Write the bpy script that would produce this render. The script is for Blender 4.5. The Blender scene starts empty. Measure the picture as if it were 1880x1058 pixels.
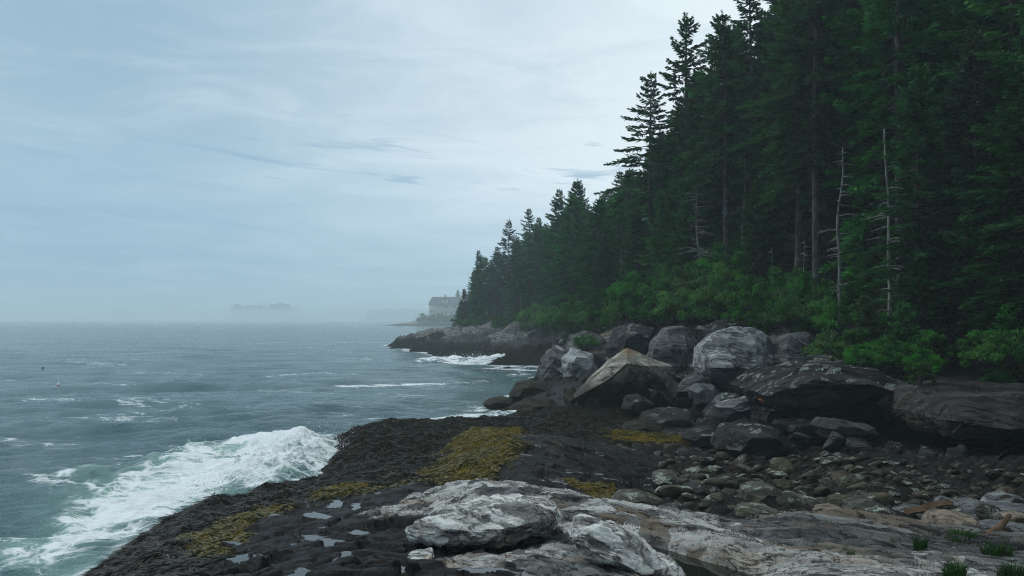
import bpy, bmesh, math, random
import numpy as np
from mathutils import Vector, Matrix

random.seed(7)
RNG = np.random.default_rng(11)
SC = bpy.context.scene
COL = SC.collection

# ------------------------------------------------------------------ camera
F = 1567.0            # focal length in photo pixels (30 mm on a 36 mm sensor, 1880 px wide)
HZ = 587.0            # row of the horizon in the photo
EYE = 5.0             # eye height above the sea
PITCH = math.atan((HZ - 529.0) / F)
cam_d = bpy.data.cameras.new('camera')
cam_d.lens = 30.0; cam_d.sensor_width = 36.0
cam_d.clip_start = 0.1; cam_d.clip_end = 20000.0
cam = bpy.data.objects.new('camera', cam_d); COL.objects.link(cam)
cam.location = (0, 0, EYE); cam.rotation_euler = (math.pi / 2 + PITCH, 0, 0)
SC.camera = cam

# ------------------------------------------------------------------ node helper
class NT:
    def __init__(s, tree):
        s.t = tree; s.n = tree.nodes; s.l = tree.links; s.n.clear()
    def node(s, typ, **kw):
        nd = s.n.new(typ)
        for k, v in kw.items():
            if k in nd.bl_rna.properties: setattr(nd, k, v)
        return nd
    def put(s, sock, v):
        if v is None: return
        if isinstance(v, bpy.types.NodeSocket): s.l.new(v, sock)
        else:
            if isinstance(v, (tuple, list)) and len(v) == 3 and sock.type == 'RGBA': v = (*v, 1)
            sock.default_value = v
    def math(s, op, a, b=None, c=None, clamp=False):
        nd = s.node('ShaderNodeMath', operation=op, use_clamp=clamp)
        for i, v in enumerate((a, b, c)):
            if v is not None: s.put(nd.inputs[i], v)
        return nd.outputs[0]
    def add(s, a, b): return s.math('ADD', a, b)
    def mul(s, a, b): return s.math('MULTIPLY', a, b)
    def vmath(s, op, a, b=None):
        nd = s.node('ShaderNodeVectorMath', operation=op)
        s.put(nd.inputs[0], a)
        if b is not None: s.put(nd.inputs[1], b)
        return nd.outputs[0]
    def ss(s, v, a, b, lo=0.0, hi=1.0):
        nd = s.node('ShaderNodeMapRange', interpolation_type='SMOOTHSTEP')
        s.put(nd.inputs[0], v); s.put(nd.inputs[1], a); s.put(nd.inputs[2], b); s.put(nd.inputs[3], lo); s.put(nd.inputs[4], hi)
        return nd.outputs[0]
    def mix(s, f, a, b, mode='MIX'):
        nd = s.node('ShaderNodeMix', data_type='RGBA', blend_type=mode)
        s.put(nd.inputs[0], f); s.put(nd.inputs[6], a); s.put(nd.inputs[7], b)
        return nd.outputs[2]
    def fmix(s, f, a, b):
        nd = s.node('ShaderNodeMix', data_type='FLOAT')
        s.put(nd.inputs[0], f); s.put(nd.inputs[2], a); s.put(nd.inputs[3], b)
        return nd.outputs[0]
    def noise(s, vec, scale, detail=4, rough=0.55, dist=0.0):
        nd = s.node('ShaderNodeTexNoise')
        s.put(nd.inputs['Vector'], vec); s.put(nd.inputs['Scale'], scale); s.put(nd.inputs['Detail'], detail)
        s.put(nd.inputs['Roughness'], rough); s.put(nd.inputs['Distortion'], dist)
        return nd.outputs[0]
    def voro(s, vec, scale, feature='F1'):
        nd = s.node('ShaderNodeTexVoronoi', feature=feature)
        s.put(nd.inputs['Vector'], vec); s.put(nd.inputs['Scale'], scale)
        return nd.outputs[0]
    def mapping(s, vec, rot=(0, 0, 0), scale=(1, 1, 1), loc=(0, 0, 0)):
        nd = s.node('ShaderNodeMapping')
        s.put(nd.inputs[0], vec); nd.inputs[1].default_value = loc; nd.inputs[2].default_value = rot; nd.inputs[3].default_value = scale
        return nd.outputs[0]
    def ramp(s, f, stops):
        nd = s.node('ShaderNodeValToRGB'); e = nd.color_ramp.elements
        while len(e) < len(stops): e.new(0.5)
        for k, (p, c) in enumerate(stops): e[k].position = p; e[k].color = (*c, 1)
        s.put(nd.inputs[0], f); return nd.outputs[0]
    def sep(s, v):
        nd = s.node('ShaderNodeSeparateXYZ'); s.put(nd.inputs[0], v); return nd.outputs
    def comb(s, x, y, z):
        nd = s.node('ShaderNodeCombineXYZ')
        for i, v in enumerate((x, y, z)): s.put(nd.inputs[i], v)
        return nd.outputs[0]
    def attr(s, name):
        return s.node('ShaderNodeAttribute', attribute_name=name)
    def pos(s): return s.node('ShaderNodeNewGeometry').outputs['Position']
    def bump(s, h, strength, dist, normal=None):
        nd = s.node('ShaderNodeBump')
        s.put(nd.inputs['Strength'], strength); s.put(nd.inputs['Distance'], dist); s.put(nd.inputs['Height'], h)
        if normal is not None: s.put(nd.inputs['Normal'], normal)
        return nd.outputs[0]
    def bsdf(s, color, rough=0.8, normal=None, spec=0.5, **kw):
        nd = s.node('ShaderNodeBsdfPrincipled')
        s.put(nd.inputs['Base Color'], color); s.put(nd.inputs['Roughness'], rough)
        s.put(nd.inputs['Specular IOR Level'], spec)
        if normal is not None: s.put(nd.inputs['Normal'], normal)
        for k, v in kw.items(): s.put(nd.inputs[k.replace('_', ' ')], v)
        return nd.outputs[0]
    def out(s, surf=None, vol=None):
        nd = s.node('ShaderNodeOutputMaterial')
        if surf is not None: s.l.new(surf, nd.inputs[0])
        if vol is not None: s.l.new(vol, nd.inputs[1])

def material(name):
    m = bpy.data.materials.new(name); m.use_nodes = True
    return m, NT(m.node_tree)

def lin(r, g, b):
    f = lambda c: (c / 255) / 12.92 if c / 255 <= 0.04045 else ((c / 255 + 0.055) / 1.055) ** 2.4
    return (f(r), f(g), f(b))

# ------------------------------------------------------------------ sky, sun, exposure
SUN_DIR = Vector((-0.66, 0.34, 0.68)).normalized()
SUN_EL = math.asin(SUN_DIR.z); SUN_ROT = math.atan2(SUN_DIR.x, SUN_DIR.y)
world = bpy.data.worlds.new('World'); SC.world = world; world.use_nodes = True
w = NT(world.node_tree)
sky = w.node('ShaderNodeTexSky', sky_type='NISHITA', sun_disc=False)
sky.sun_elevation = SUN_EL; sky.sun_rotation = SUN_ROT
d = w.node('ShaderNodeTexCoord').outputs['Generated']
dx, dy, dz = w.sep(d)
hyp = w.math('SQRT', w.add(w.mul(dx, dx), w.mul(dy, dy)))
tel = w.math('DIVIDE', dz, w.math('MAXIMUM', hyp, 0.05))           # tangent of the elevation
az = w.math('ARCTAN2', dx, dy)
cl = w.vmath('DIVIDE', w.comb(dx, dy, 0.0), w.comb(w.math('MAXIMUM', w.add(dz, 0.10), 0.06), w.math('MAXIMUM', w.add(dz, 0.10), 0.06), 1.0))
n_big = w.noise(w.mapping(cl, rot=(0, 0, 0.5), scale=(0.7, 0.9, 1)), 0.9, 6, 0.55, 0.4)
n_mid = w.noise(w.mapping(cl, rot=(0, 0, 0.35), scale=(1.0, 1.35, 1)), 1.5, 7, 0.6, 0.6)
te = w.add(tel, w.mul(w.math('SUBTRACT', n_big, 0.5), w.ss(tel, 0.05, 0.25, 0.02, 0.12)))
base = w.ramp(w.math('MULTIPLY', te, 1.0, clamp=True), [
    (0.0, lin(160, 194, 208)), (0.055, lin(150, 183, 203)), (0.115, lin(164, 194, 212)), (0.165, lin(190, 217, 231)),
    (0.215, lin(197, 221, 233)), (0.31, lin(187, 212, 228)), (0.40, lin(180, 206, 224)), (1.0, lin(165, 186, 200))])
side = w.ss(w.add(az, w.mul(w.math('SUBTRACT', n_mid, 0.5), 0.25)), -0.50, 0.30)
dark_side = w.mix(0.64, base, lin(120, 156, 181))
bright = w.mix(w.ss(tel, 0.02, 0.2, 0.2, 0.9), base, lin(232, 243, 248))
cloud = w.mix(side, dark_side, bright)
hi_ = w.ss(tel, 0.10, 0.26, 0.15, 1.0)
cloud = w.mix(w.mul(w.mul(w.ss(n_mid, 0.42, 0.72), 0.30), hi_), cloud, lin(222, 234, 242))
cloud = w.mix(w.mul(w.mul(w.ss(n_mid, 0.55, 0.25), 0.22), hi_), cloud, lin(150, 180, 202))
# thin blue-grey streaks low over the sea
stv = w.comb(w.mul(w.add(az, 0.075), 5.0), w.mul(w.add(tel, w.mul(az, 0.10)), 46.0), 3.3)
st = w.noise(stv, 1.5, 6, 0.6, 0.6)
band = w.mul(w.ss(tel, 0.10, 0.17), w.ss(tel, 0.235, 0.19))
cloud = w.mix(w.mul(w.mul(w.ss(st, 0.545, 0.68), band), 0.70), cloud, lin(140, 174, 198))
low = w.mul(w.ss(tel, 0.17, 0.10), w.ss(tel, 0.0, 0.05))
cloud = w.mix(w.mul(w.mul(w.ss(st, 0.40, 0.75), low), 0.16), cloud, lin(196, 217, 230))
# the cloud deck is thicker and darker overhead and inland, behind the viewer
deck = w.ss(dy, -0.30, 0.30, 0.70, 1.0)
deck = w.mul(w.mul(deck, w.ss(tel, 0.0, 0.26, 1.30, 1.12)), w.ss(dz, 0.38, 0.92, 1.0, 1.8))   # an overcast sky is brightest overhead
cloud = w.mix(1.0, cloud, w.comb(deck, deck, deck), 'MULTIPLY')
scaled = w.vmath('SCALE', cloud); scaled.node.inputs['Scale'].default_value = 10.0
col = w.mix(0.95, sky.outputs[0], scaled)
bg = w.node('ShaderNodeBackground'); w.put(bg.inputs[0], col); bg.inputs[1].default_value = 0.1
wo = w.node('ShaderNodeOutputWorld'); w.l.new(bg.outputs[0], wo.inputs[0])

sun_d = bpy.data.lights.new('sun', 'SUN'); sun_d.energy = 1.3; sun_d.angle = math.radians(14); sun_d.color = (1.0, 0.96, 0.9)
sun = bpy.data.objects.new('sun', sun_d); COL.objects.link(sun)
sun.rotation_euler = SUN_DIR.to_track_quat('Z', 'Y').to_euler(); sun.location = (-20, 10, 40)
SC.view_settings.view_transform = 'Standard'; SC.view_settings.look = 'None'
SC.view_settings.exposure = 0.0; SC.view_settings.gamma = 1.0; SC.view_settings.use_curve_mapping = False
SC.cycles.filter_width = 1.1; SC.cycles.use_denoising = True; SC.cycles.denoiser = 'OPENIMAGEDENOISE'; SC.cycles.denoising_prefilter = 'NONE'
SC.cycles.max_bounces = 6; SC.cycles.diffuse_bounces = 2; SC.cycles.glossy_bounces = 2
SC.cycles.transmission_bounces = 3; SC.cycles.volume_bounces = 2; SC.cycles.transparent_max_bounces = 6

# ------------------------------------------------------------------ projection
CP, SP = math.cos(PITCH), math.sin(PITCH)
def ray(px, py):
    """direction of a photo pixel, scaled so that y (distance ahead) is 1"""
    a = (px - 940.0) / F; b = (529.0 - py) / F
    y = CP - b * SP; z = SP + b * CP
    return a / y, z / y
def at_z(px, py, z):
    a, t = ray(px, py); y = (z - EYE) / t
    return np.array([a * y, y, z])
def at_d(px, py, y):
    a, t = ray(px, py)
    return np.array([a * y, y, EYE + t * y])

# ------------------------------------------------------------------ noise (numpy)
def _hash(ix, iy, iz, seed):
    h = (ix.astype(np.int64) * 374761393 + iy.astype(np.int64) * 668265263 + iz.astype(np.int64) * 2147483647 + seed * 974634777) & 0xFFFFFFFF
    h = ((h ^ (h >> 13)) * 1274126177) & 0xFFFFFFFF
    h = ((h ^ (h >> 16)) * 2246822519) & 0xFFFFFFFF
    return (h ^ (h >> 15)) & 0xFFFFFFFF
def pn2(x, y, seed=0):
    xi = np.floor(x); yi = np.floor(y); fx = x - xi; fy = y - yi
    xi = xi.astype(np.int64); yi = yi.astype(np.int64); z0 = np.zeros_like(xi)
    u = fx * fx * fx * (fx * (fx * 6 - 15) + 10); v = fy * fy * fy * (fy * (fy * 6 - 15) + 10)
    def g(a, b, gx, gy):
        t = _hash(a, b, z0, seed) * (2 * math.pi / 4294967296.0)
        return np.cos(t) * gx + np.sin(t) * gy
    n00 = g(xi, yi, fx, fy); n10 = g(xi + 1, yi, fx - 1, fy); n01 = g(xi, yi + 1, fx, fy - 1); n11 = g(xi + 1, yi + 1, fx - 1, fy - 1)
    a = n00 + u * (n10 - n00); b = n01 + u * (n11 - n01)
    return (a + v * (b - a)) * 1.4
def fb2(x, y, oct=4, seed=0, gain=0.5):
    s = np.zeros_like(x); a = 1.0
    for i in range(oct):
        s = s + a * pn2(x * 2 ** i + 17.3 * i, y * 2 ** i - 9.1 * i, seed + i); a *= gain
    return s
def pn3(p, seed=0):
    i = np.floor(p); f = p - i; i = i.astype(np.int64)
    u = f * f * f * (f * (f * 6 - 15) + 10); r = 0
    for dx_ in (0, 1):
        for dy_ in (0, 1):
            for dz_ in (0, 1):
                h = _hash(i[:, 0] + dx_, i[:, 1] + dy_, i[:, 2] + dz_, seed)
                gx = ((h & 1023) / 511.5 - 1); gy = (((h >> 10) & 1023) / 511.5 - 1); gz = (((h >> 20) & 1023) / 511.5 - 1)
                wgt = (u[:, 0] if dx_ else 1 - u[:, 0]) * (u[:, 1] if dy_ else 1 - u[:, 1]) * (u[:, 2] if dz_ else 1 - u[:, 2])
                r = r + wgt * (gx * (f[:, 0] - dx_) + gy * (f[:, 1] - dy_) + gz * (f[:, 2] - dz_))
    return r * 1.3
def fb3(p, oct=4, seed=0, gain=0.5):
    s = 0; a = 1.0
    for i in range(oct):
        s = s + a * pn3(p * 2 ** i + 13.7 * i, seed + i); a *= gain
    return s
def worley2(x, y, seed=0):
    xi = np.floor(x).astype(np.int64); yi = np.floor(y).astype(np.int64); z0 = np.zeros_like(xi)
    f1 = np.full(x.shape, 9.0); f2 = np.full(x.shape, 9.0)
    for ax in (-1, 0, 1):
        for ay in (-1, 0, 1):
            h = _hash(xi + ax, yi + ay, z0, seed)
            qx = xi + ax + (h & 65535) / 65536.0; qy = yi + ay + (h >> 16) / 65536.0
            dd = np.hypot(qx - x, qy - y)
            f2 = np.minimum(f2, np.maximum(f1, dd)); f1 = np.minimum(f1, dd)
    return f1, f2
def cells2(x, y, seed=0):
    """random value of the cell that a point falls in, and distance to its border"""
    xi = np.floor(x).astype(np.int64); yi = np.floor(y).astype(np.int64); z0 = np.zeros_like(xi)
    f1 = np.full(x.shape, 9.0); f2 = np.full(x.shape, 9.0); idv = np.zeros(x.shape)
    for ax in (-1, 0, 1):
        for ay in (-1, 0, 1):
            h = _hash(xi + ax, yi + ay, z0, seed)
            dd = np.hypot(xi + ax + (h & 65535) / 65536.0 - x, yi + ay + (h >> 16) / 65536.0 - y)
            idv = np.where(dd < f1, ((h * 7919) & 65535) / 65535.0, idv)
            f2 = np.minimum(f2, np.maximum(f1, dd)); f1 = np.minimum(f1, dd)
    return idv, f2 - f1
def sst(x, a, b):
    t = np.clip((x - a) / (b - a), 0, 1); return t * t * (3 - 2 * t)

def poly_in(px, py, poly):
    ins = np.zeros(px.shape, bool); j = len(poly) - 1
    for i in range(len(poly)):
        xi, yi = poly[i]; xj, yj = poly[j]
        k = ((yi > py) != (yj > py)) & (px < (xj - xi) * (py - yi) / (yj - yi + 1e-12) + xi)
        ins ^= k; j = i
    return ins
def seg_d(x, y, pts):
    dmin = np.full(x.shape, 1e9)
    for (ax, ay), (bx, by) in zip(pts[:-1], pts[1:]):
        vx, vy = bx - ax, by - ay; L = vx * vx + vy * vy + 1e-12
        t = np.clip(((x - ax) * vx + (y - ay) * vy) / L, 0, 1)
        dmin = np.minimum(dmin, np.hypot(x - ax - t * vx, y - ay - t * vy))
    return dmin
# ------------------------------------------------------------------ mesh helpers
def mk_mesh(name, verts, quads=None, tris=None, smooth=True, mats=()):
    me = bpy.data.meshes.new(name)
    verts = np.asarray(verts, dtype=np.float32).reshape(-1, 3)
    q = np.zeros((0, 4), np.int32) if quads is None or len(quads) == 0 else np.asarray(quads, np.int32).reshape(-1, 4)
    t = np.zeros((0, 3), np.int32) if tris is None or len(tris) == 0 else np.asarray(tris, np.int32).reshape(-1, 3)
    nl = q.size + t.size; nf = len(q) + len(t)
    me.vertices.add(len(verts)); me.vertices.foreach_set('co', verts.ravel())
    me.loops.add(nl); me.loops.foreach_set('vertex_index', np.concatenate([q.ravel(), t.ravel()]).astype(np.int32))
    me.polygons.add(nf)
    st_ = np.concatenate([np.arange(len(q)) * 4, len(q) * 4 + np.arange(len(t)) * 3]).astype(np.int32)
    me.polygons.foreach_set('loop_start', st_)
    me.polygons.foreach_set('use_smooth', np.full(nf, smooth, dtype=bool))
    for m in mats: me.materials.append(m)
    me.update(calc_edges=True)
    return me
def grid_quads(nr, nc):
    i = np.arange(nr * nc).reshape(nr, nc)
    return np.stack([i[:-1, :-1], i[:-1, 1:], i[1:, 1:], i[1:, :-1]], -1).reshape(-1, 4)
def vcol(me, name, arr):
    a = me.attributes.new(name, 'FLOAT_COLOR', 'POINT'); a.data.foreach_set('color', np.asarray(arr, np.float32).ravel())
def vfloat(me, name, arr):
    a = me.attributes.new(name, 'FLOAT', 'POINT'); a.data.foreach_set('value', np.asarray(arr, np.float32).ravel())
def link(name, me, parent=None, loc=None):
    o = bpy.data.objects.new(name, me); COL.objects.link(o)
    if parent: o.parent = parent
    if loc is not None: o.location = loc
    return o
def tag(o, label=None, cat=None, group=None, kind=None):
    if label: o['label'] = label
    if cat: o['category'] = cat
    if group: o['group'] = group
    if kind: o['kind'] = kind
    return o
def thing(name, loc, label, cat, group=None, rz=0.0, s=1.0):
    o = bpy.data.objects.new(name, None); COL.objects.link(o)
    o.location = loc; o.rotation_euler = (0, 0, rz); o.scale = (s, s, s) if not isinstance(s, tuple) else s
    o.empty_display_size = 0.2
    return tag(o, label, cat, group)

class MB:
    """collects boxes, tubes and cards into one mesh"""
    def __init__(s): s.v = []; s.q = []; s.t = []; s.n = 0
    def raw(s, v, q=(), t=()):
        v = np.asarray(v, float).reshape(-1, 3)
        if len(q): s.q.append(np.asarray(q) + s.n)
        if len(t): s.t.append(np.asarray(t) + s.n)
        s.v.append(v); s.n += len(v)
    def box(s, c, size, rz=0.0):
        hx, hy, hz = (k / 2 for k in size)
        p = np.array([(a * hx, b * hy, c_ * hz) for c_ in (-1, 1) for b in (-1, 1) for a in (-1, 1)])
        cr, sr = math.cos(rz), math.sin(rz)
        p = np.stack([p[:, 0] * cr - p[:, 1] * sr, p[:, 0] * sr + p[:, 1] * cr, p[:, 2]], 1) + np.asarray(c)
        s.raw(p, [(0, 2, 3, 1), (4, 5, 7, 6), (0, 1, 5, 4), (2, 6, 7, 3), (0, 4, 6, 2), (1, 3, 7, 5)])
    def tube(s, pts, radii, n=6, cap=True):
        pts = np.asarray(pts, float); m = len(pts); radii = np.broadcast_to(np.asarray(radii, float), (m,))
        tg = np.gradient(pts, axis=0); tg /= np.linalg.norm(tg, axis=1)[:, None] + 1e-9
        up = np.array([0, 0, 1.0]) if abs(tg[0, 2]) < 0.9 else np.array([1.0, 0, 0])
        a = np.cross(tg, up); a /= np.linalg.norm(a, axis=1)[:, None] + 1e-9; b = np.cross(tg, a)
        th = np.arange(n) * 2 * math.pi / n
        ring = pts[:, None] + radii[:, None, None] * (np.cos(th)[None, :, None] * a[:, None] + np.sin(th)[None, :, None] * b[:, None])
        q = [(i * n + k, i * n + (k + 1) % n, (i + 1) * n + (k + 1) % n, (i + 1) * n + k) for i in range(m - 1) for k in range(n)]
        v = ring.reshape(-1, 3); t = []
        if cap:
            v = np.vstack([v, pts[0], pts[-1]]); c0, c1 = m * n, m * n + 1
            t = [(c0, (k + 1) % n, k) for k in range(n)] + [(c1, (m - 1) * n + k, (m - 1) * n + (k + 1) % n) for k in range(n)]
        s.raw(v, q, t)
    def mesh(s, name, mat, smooth=True):
        q = np.concatenate(s.q) if s.q else None; t = np.concatenate(s.t) if s.t else None
        return mk_mesh(name, np.concatenate(s.v), q, t, smooth, (mat,))
    def build(s, name, mat, parent=None, smooth=True): return link(name, s.mesh(name, mat, smooth), parent)

# ------------------------------------------------------------------ rock shading shared by ledges and boulders
STRIKE = math.atan2(-0.66, 0.75)          # bedding runs from far-left to near-right
def strata(n, p, warp=0.35, scale=1.0, dip=0.9):
    """returns (streak noise fine, streak noise coarse, crack mask) in bedding coordinates"""
    wv = n.node('ShaderNodeTexNoise'); n.put(wv.inputs['Vector'], p); n.put(wv.inputs['Scale'], 0.9 * scale); n.put(wv.inputs['Detail'], 3)
    pw = n.vmath('ADD', p, n.vmath('MULTIPLY', n.vmath('SUBTRACT', wv.outputs[1], (0.5, 0.5, 0.5)), (warp, warp, warp)))
    b = n.mapping(n.mapping(pw, rot=(0, 0, -STRIKE)), rot=(dip * 0.45, 0.0, 0), scale=(0.10, 1.0, 1.0))
    hair = n.math('ABSOLUTE', n.math('SUBTRACT', n.noise(b, 2.1 * scale, 4, 0.6), 0.5))
    crack = n.add(n.mul(hair, 1.4), n.ss(n.noise(p, 1.1 * scale, 3), 0.50, 0.36, 0.0, 0.06))
    return n.noise(b, 7.0 * scale, 7, 0.68), n.noise(b, 1.6 * scale, 5, 0.6), crack

def tide(n, p, level=1.5, soft=0.5):
    z = n.sep(p)[2]
    zz = n.add(z, n.mul(n.math('SUBTRACT', n.noise(p, 0.7, 4), 0.5), 1.6))
    return n.ss(zz, level + soft, level - soft)

def rock_material(name, light, mid, dark, lichen=None, lichen_amt=0.0, top=(0.0, None), tide_level=1.1, tide_amt=0.9, rough=0.75, scale=1.0, barn=0.0, rnd=0.0):
    m, n = material(name)
    p = n.pos()
    fine, coarse, crack = strata(n, p, scale=scale)
    grain = n.noise(p, 22.0 * scale, 6, 0.75)
    c = n.mix(n.ss(fine, 0.36, 0.66), mid, light)
    c = n.mix(n.mul(n.ss(coarse, 0.53, 0.40), 0.85), c, dark)
    c = n.mix(n.mul(n.ss(grain, 0.45, 0.75), 0.35), c, light)
    c = n.mix(n.mul(n.ss(grain, 0.5, 0.3), 0.4), c, dark)
    c = n.mix(n.mul(n.ss(crack, 0.04, 0.0), 0.7), c, (0.012, 0.008, 0.007))
    blot = n.noise(p, 1.3, 5, 0.62)
    c = n.mix(n.mul(n.ss(blot, 0.57, 0.68), 0.55), c, dark)
    nz = n.sep(n.node('ShaderNodeNewGeometry').outputs['Normal'])[2]
    if lichen:
        ln = n.noise(p, 3.2, 6, 0.65)
        c = n.mix(n.mul(n.ss(ln, 0.64 - 0.2 * lichen_amt, 0.70 - 0.2 * lichen_amt), 0.8), c, lichen)
    if top[1]:
        g = n.sep(n.node('ShaderNodeTexCoord').outputs['Generated'])[2]
        tn = n.add(g, n.mul(n.math('SUBTRACT', n.noise(p, 2.4, 5, 0.65), 0.5), 0.55))
        c = n.mix(n.mul(n.mul(n.ss(tn, top[0], top[0] + 0.1), n.ss(n.noise(p, 7.0, 4, 0.7), 0.40, 0.58)), 0.9), c, top[1])
    if barn > 0:
        bn = n.mul(n.ss(n.noise(p, 2.2, 3), 0.60 - 0.14 * barn, 0.66 - 0.14 * barn), n.ss(n.noise(p, 42.0, 3, 0.7), 0.47, 0.56))
        c = n.mix(n.mul(n.mul(bn, n.ss(nz, 0.25, 0.75)), 0.9), c, (0.38, 0.43, 0.37))
    if rnd > 0:
        oi = n.node('ShaderNodeObjectInfo').outputs['Random']
        c = n.mix(n.ss(oi, 0.55, 1.0, 0.0, rnd), c, (0.075, 0.050, 0.030), 'MIX')
        oi2 = n.math('FRACT', n.mul(oi, 7.31))
        k = n.ss(oi2, 0.0, 1.0, 0.6, 1.5)
        c = n.mix(1.0, c, n.comb(k, k, k), 'MULTIPLY')
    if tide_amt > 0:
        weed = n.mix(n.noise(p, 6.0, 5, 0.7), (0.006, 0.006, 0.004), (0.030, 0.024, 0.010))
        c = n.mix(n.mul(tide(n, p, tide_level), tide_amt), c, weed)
    h = n.add(n.mul(fine, 0.6), n.add(n.mul(grain, 0.30), n.mul(n.ss(crack, 0.0, 0.06), 0.8)))
    nm = n.bump(h, 1.0, 0.055 / max(scale, 0.45))
    n.out(n.bsdf(c, rough, nm, 0.15))
    return m

# ------------------------------------------------------------------ the shore: heights from control points
D, S, Y, P, G, C, FO, W = range(8)   # bare dark rock, dark weed, yellow weed, pale rock, grey rock, cobble bed, forest floor, sea bed
PIX = [  # photo column, row, height, surface
 # waterline of the near point
 (150,1075,-.1,S),(205,1045,0,S),(300,965,0,S),(370,940,.02,S),(440,925,0,S),(500,905,0,S),(580,882,0,S),(612,850,.1,S),(605,815,.05,S),(640,797,0,S),(700,787,0,S),(800,780,0,S),(900,771,0,S),(928,762,0,S),
 # weed slope of the near point
 (260,1030,.5,S),(330,975,.45,S),(420,945,.5,S),(400,990,.9,Y),(420,1010,1.0,Y),(480,945,.8,Y),(540,930,.85,S),(620,915,.95,Y),(700,893,.95,S),(730,887,.9,Y),
 (520,915,.45,S),(600,895,.5,S),(660,860,.55,S),(640,830,.6,S),(660,805,.5,S),(720,800,.55,S),(700,840,.75,S),(760,870,.9,S),(700,875,.8,S),
 (780,815,.75,S),(720,848,.55,S),(800,850,.5,D),(780,845,.48,S),(760,835,.6,S),(830,800,.7,S),(900,785,.6,S),(960,780,.7,S),(1020,775,.8,S),
 # bare wet ledge
 (300,1058,.9,S),(350,1050,1.15,S),(390,1030,1.15,Y),(440,1050,1.6,D),(450,1000,1.3,D),(480,970,1.25,D),(540,1000,1.65,D),(540,1055,2.05,D),(620,1050,2.3,D),(620,1000,1.85,D),(560,955,1.4,D),(640,945,1.6,D),
 (700,920,1.7,D),(760,905,1.8,D),(720,960,1.95,D),(700,1010,2.1,D),(760,1055,2.5,D),(690,1045,2.35,D),(650,920,1.35,D),(780,890,1.7,D),
 # seat of the white boulder and rock before it
 (760,1005,2.15,D),(840,1012,2.12,D),(930,1008,2.15,D),(1010,985,2.2,D),(1040,960,2.3,P),(860,1040,2.45,P),(930,1025,2.4,P),(1000,1015,2.4,P),(900,1060,2.6,D),(1000,1050,2.6,G),(1040,1000,2.35,G),(830,1060,2.55,D),(780,1030,2.3,D),
 # pale slab behind it
 (800,905,1.9,P),(830,885,2.1,P),(880,880,2.3,P),(950,885,2.4,P),(1040,897,2.42,P),(1130,917,2.42,P),(1220,935,2.38,P),(1300,950,2.3,P),(1380,960,2.2,G),
 (800,940,1.95,P),(860,920,2.25,P),(900,915,2.25,G),(960,910,2.35,P),(1050,925,2.4,G),(1100,945,2.4,P),(1180,947,2.4,G),(1250,965,2.35,P),(1120,965,2.38,G),(790,925,1.9,P),(720,940,1.85,P),
 # strip with the rain pool below it
 (1150,962,2.36,P),(1200,975,2.40,G),(1260,987,2.42,P),(1330,1002,2.45,P),(1420,1018,2.48,P),(1520,1030,2.5,P),(1620,1042,2.55,P),(1740,1060,2.6,P),
 (1420,1048,2.40,P),(1185,1000,2.28,P),(1260,1022,2.28,P),(1330,1043,2.28,P),(1385,1060,2.29,P),
 (1180,1030,2.38,G),(1205,1060,2.44,G),(1255,1075,2.46,G),(1100,1060,2.65,G),(1150,1000,2.34,G),(1100,990,2.33,G),(1420,1070,2.5,P),(1550,1075,2.7,P),
 # grey slab behind the strip
 (1390,950,2.2,G),(1440,943,2.35,G),(1500,950,2.4,G),(1580,962,2.4,G),(1650,975,2.35,G),(1720,990,2.3,G),(1800,1005,2.25,G),(1890,1015,2.25,G),
 (1330,975,2.25,P),(1380,985,2.25,G),(1450,1003,2.28,G),(1560,1012,2.35,G),(1650,1025,2.4,G),(1500,980,2.38,G),(1600,990,2.38,G),(1800,1040,2.5,G),(1880,1055,2.6,G),(1720,1030,2.42,P),(1760,1015,2.3,G),
 # dark mound of rock beyond the slab
 (835,855,1.25,Y),(850,870,1.5,Y),(900,872,1.6,Y),(840,800,1.35,Y),(880,793,1.65,Y),(930,795,1.75,Y),(910,832,1.82,Y),(1000,800,1.8,D),(1060,805,1.75,D),(1000,850,1.9,D),(1100,850,1.65,D),(950,865,1.75,D),
 (1150,830,1.35,D),(1190,860,1.25,D),(1100,820,1.5,D),(1080,890,1.6,Y),(1150,900,1.4,D),(1050,870,1.7,D),(1180,895,1.2,D),
 # weed flat and cobble beach
 (1100,790,.85,S),(1050,795,1.0,S),(1150,800,.8,Y),(1220,810,.8,Y),(1090,780,.7,S),(1180,785,.7,S),(1000,765,.5,S),(1120,765,.6,S),(1220,830,.85,C),(1280,845,.9,C),(1250,880,1.05,C),(1300,915,1.25,C),(1400,880,1.0,C),(1400,920,1.3,C),
 (1500,920,1.35,C),(1500,870,1.0,C),(1600,900,1.3,C),(1600,860,1.05,C),(1700,890,1.35,C),(1700,930,1.65,C),(1800,890,1.45,C),(1880,895,1.6,C),(1640,945,1.75,C),(1760,955,1.85,C),(1870,960,2.0,C),(1550,940,1.6,C),(1350,850,.9,C),(1450,840,.95,C),(1550,835,1.0,C),
 (1300,800,.85,C),(1400,800,1.0,C),(1250,780,.8,D),(1350,770,1.0,D),(1200,760,.7,D),(1700,860,1.3,C),(1820,865,1.5,C),
]
def dpt(px, dist, z, zone): a = (px - 940.0) / F; return (a * dist, dist, z, zone)
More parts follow.
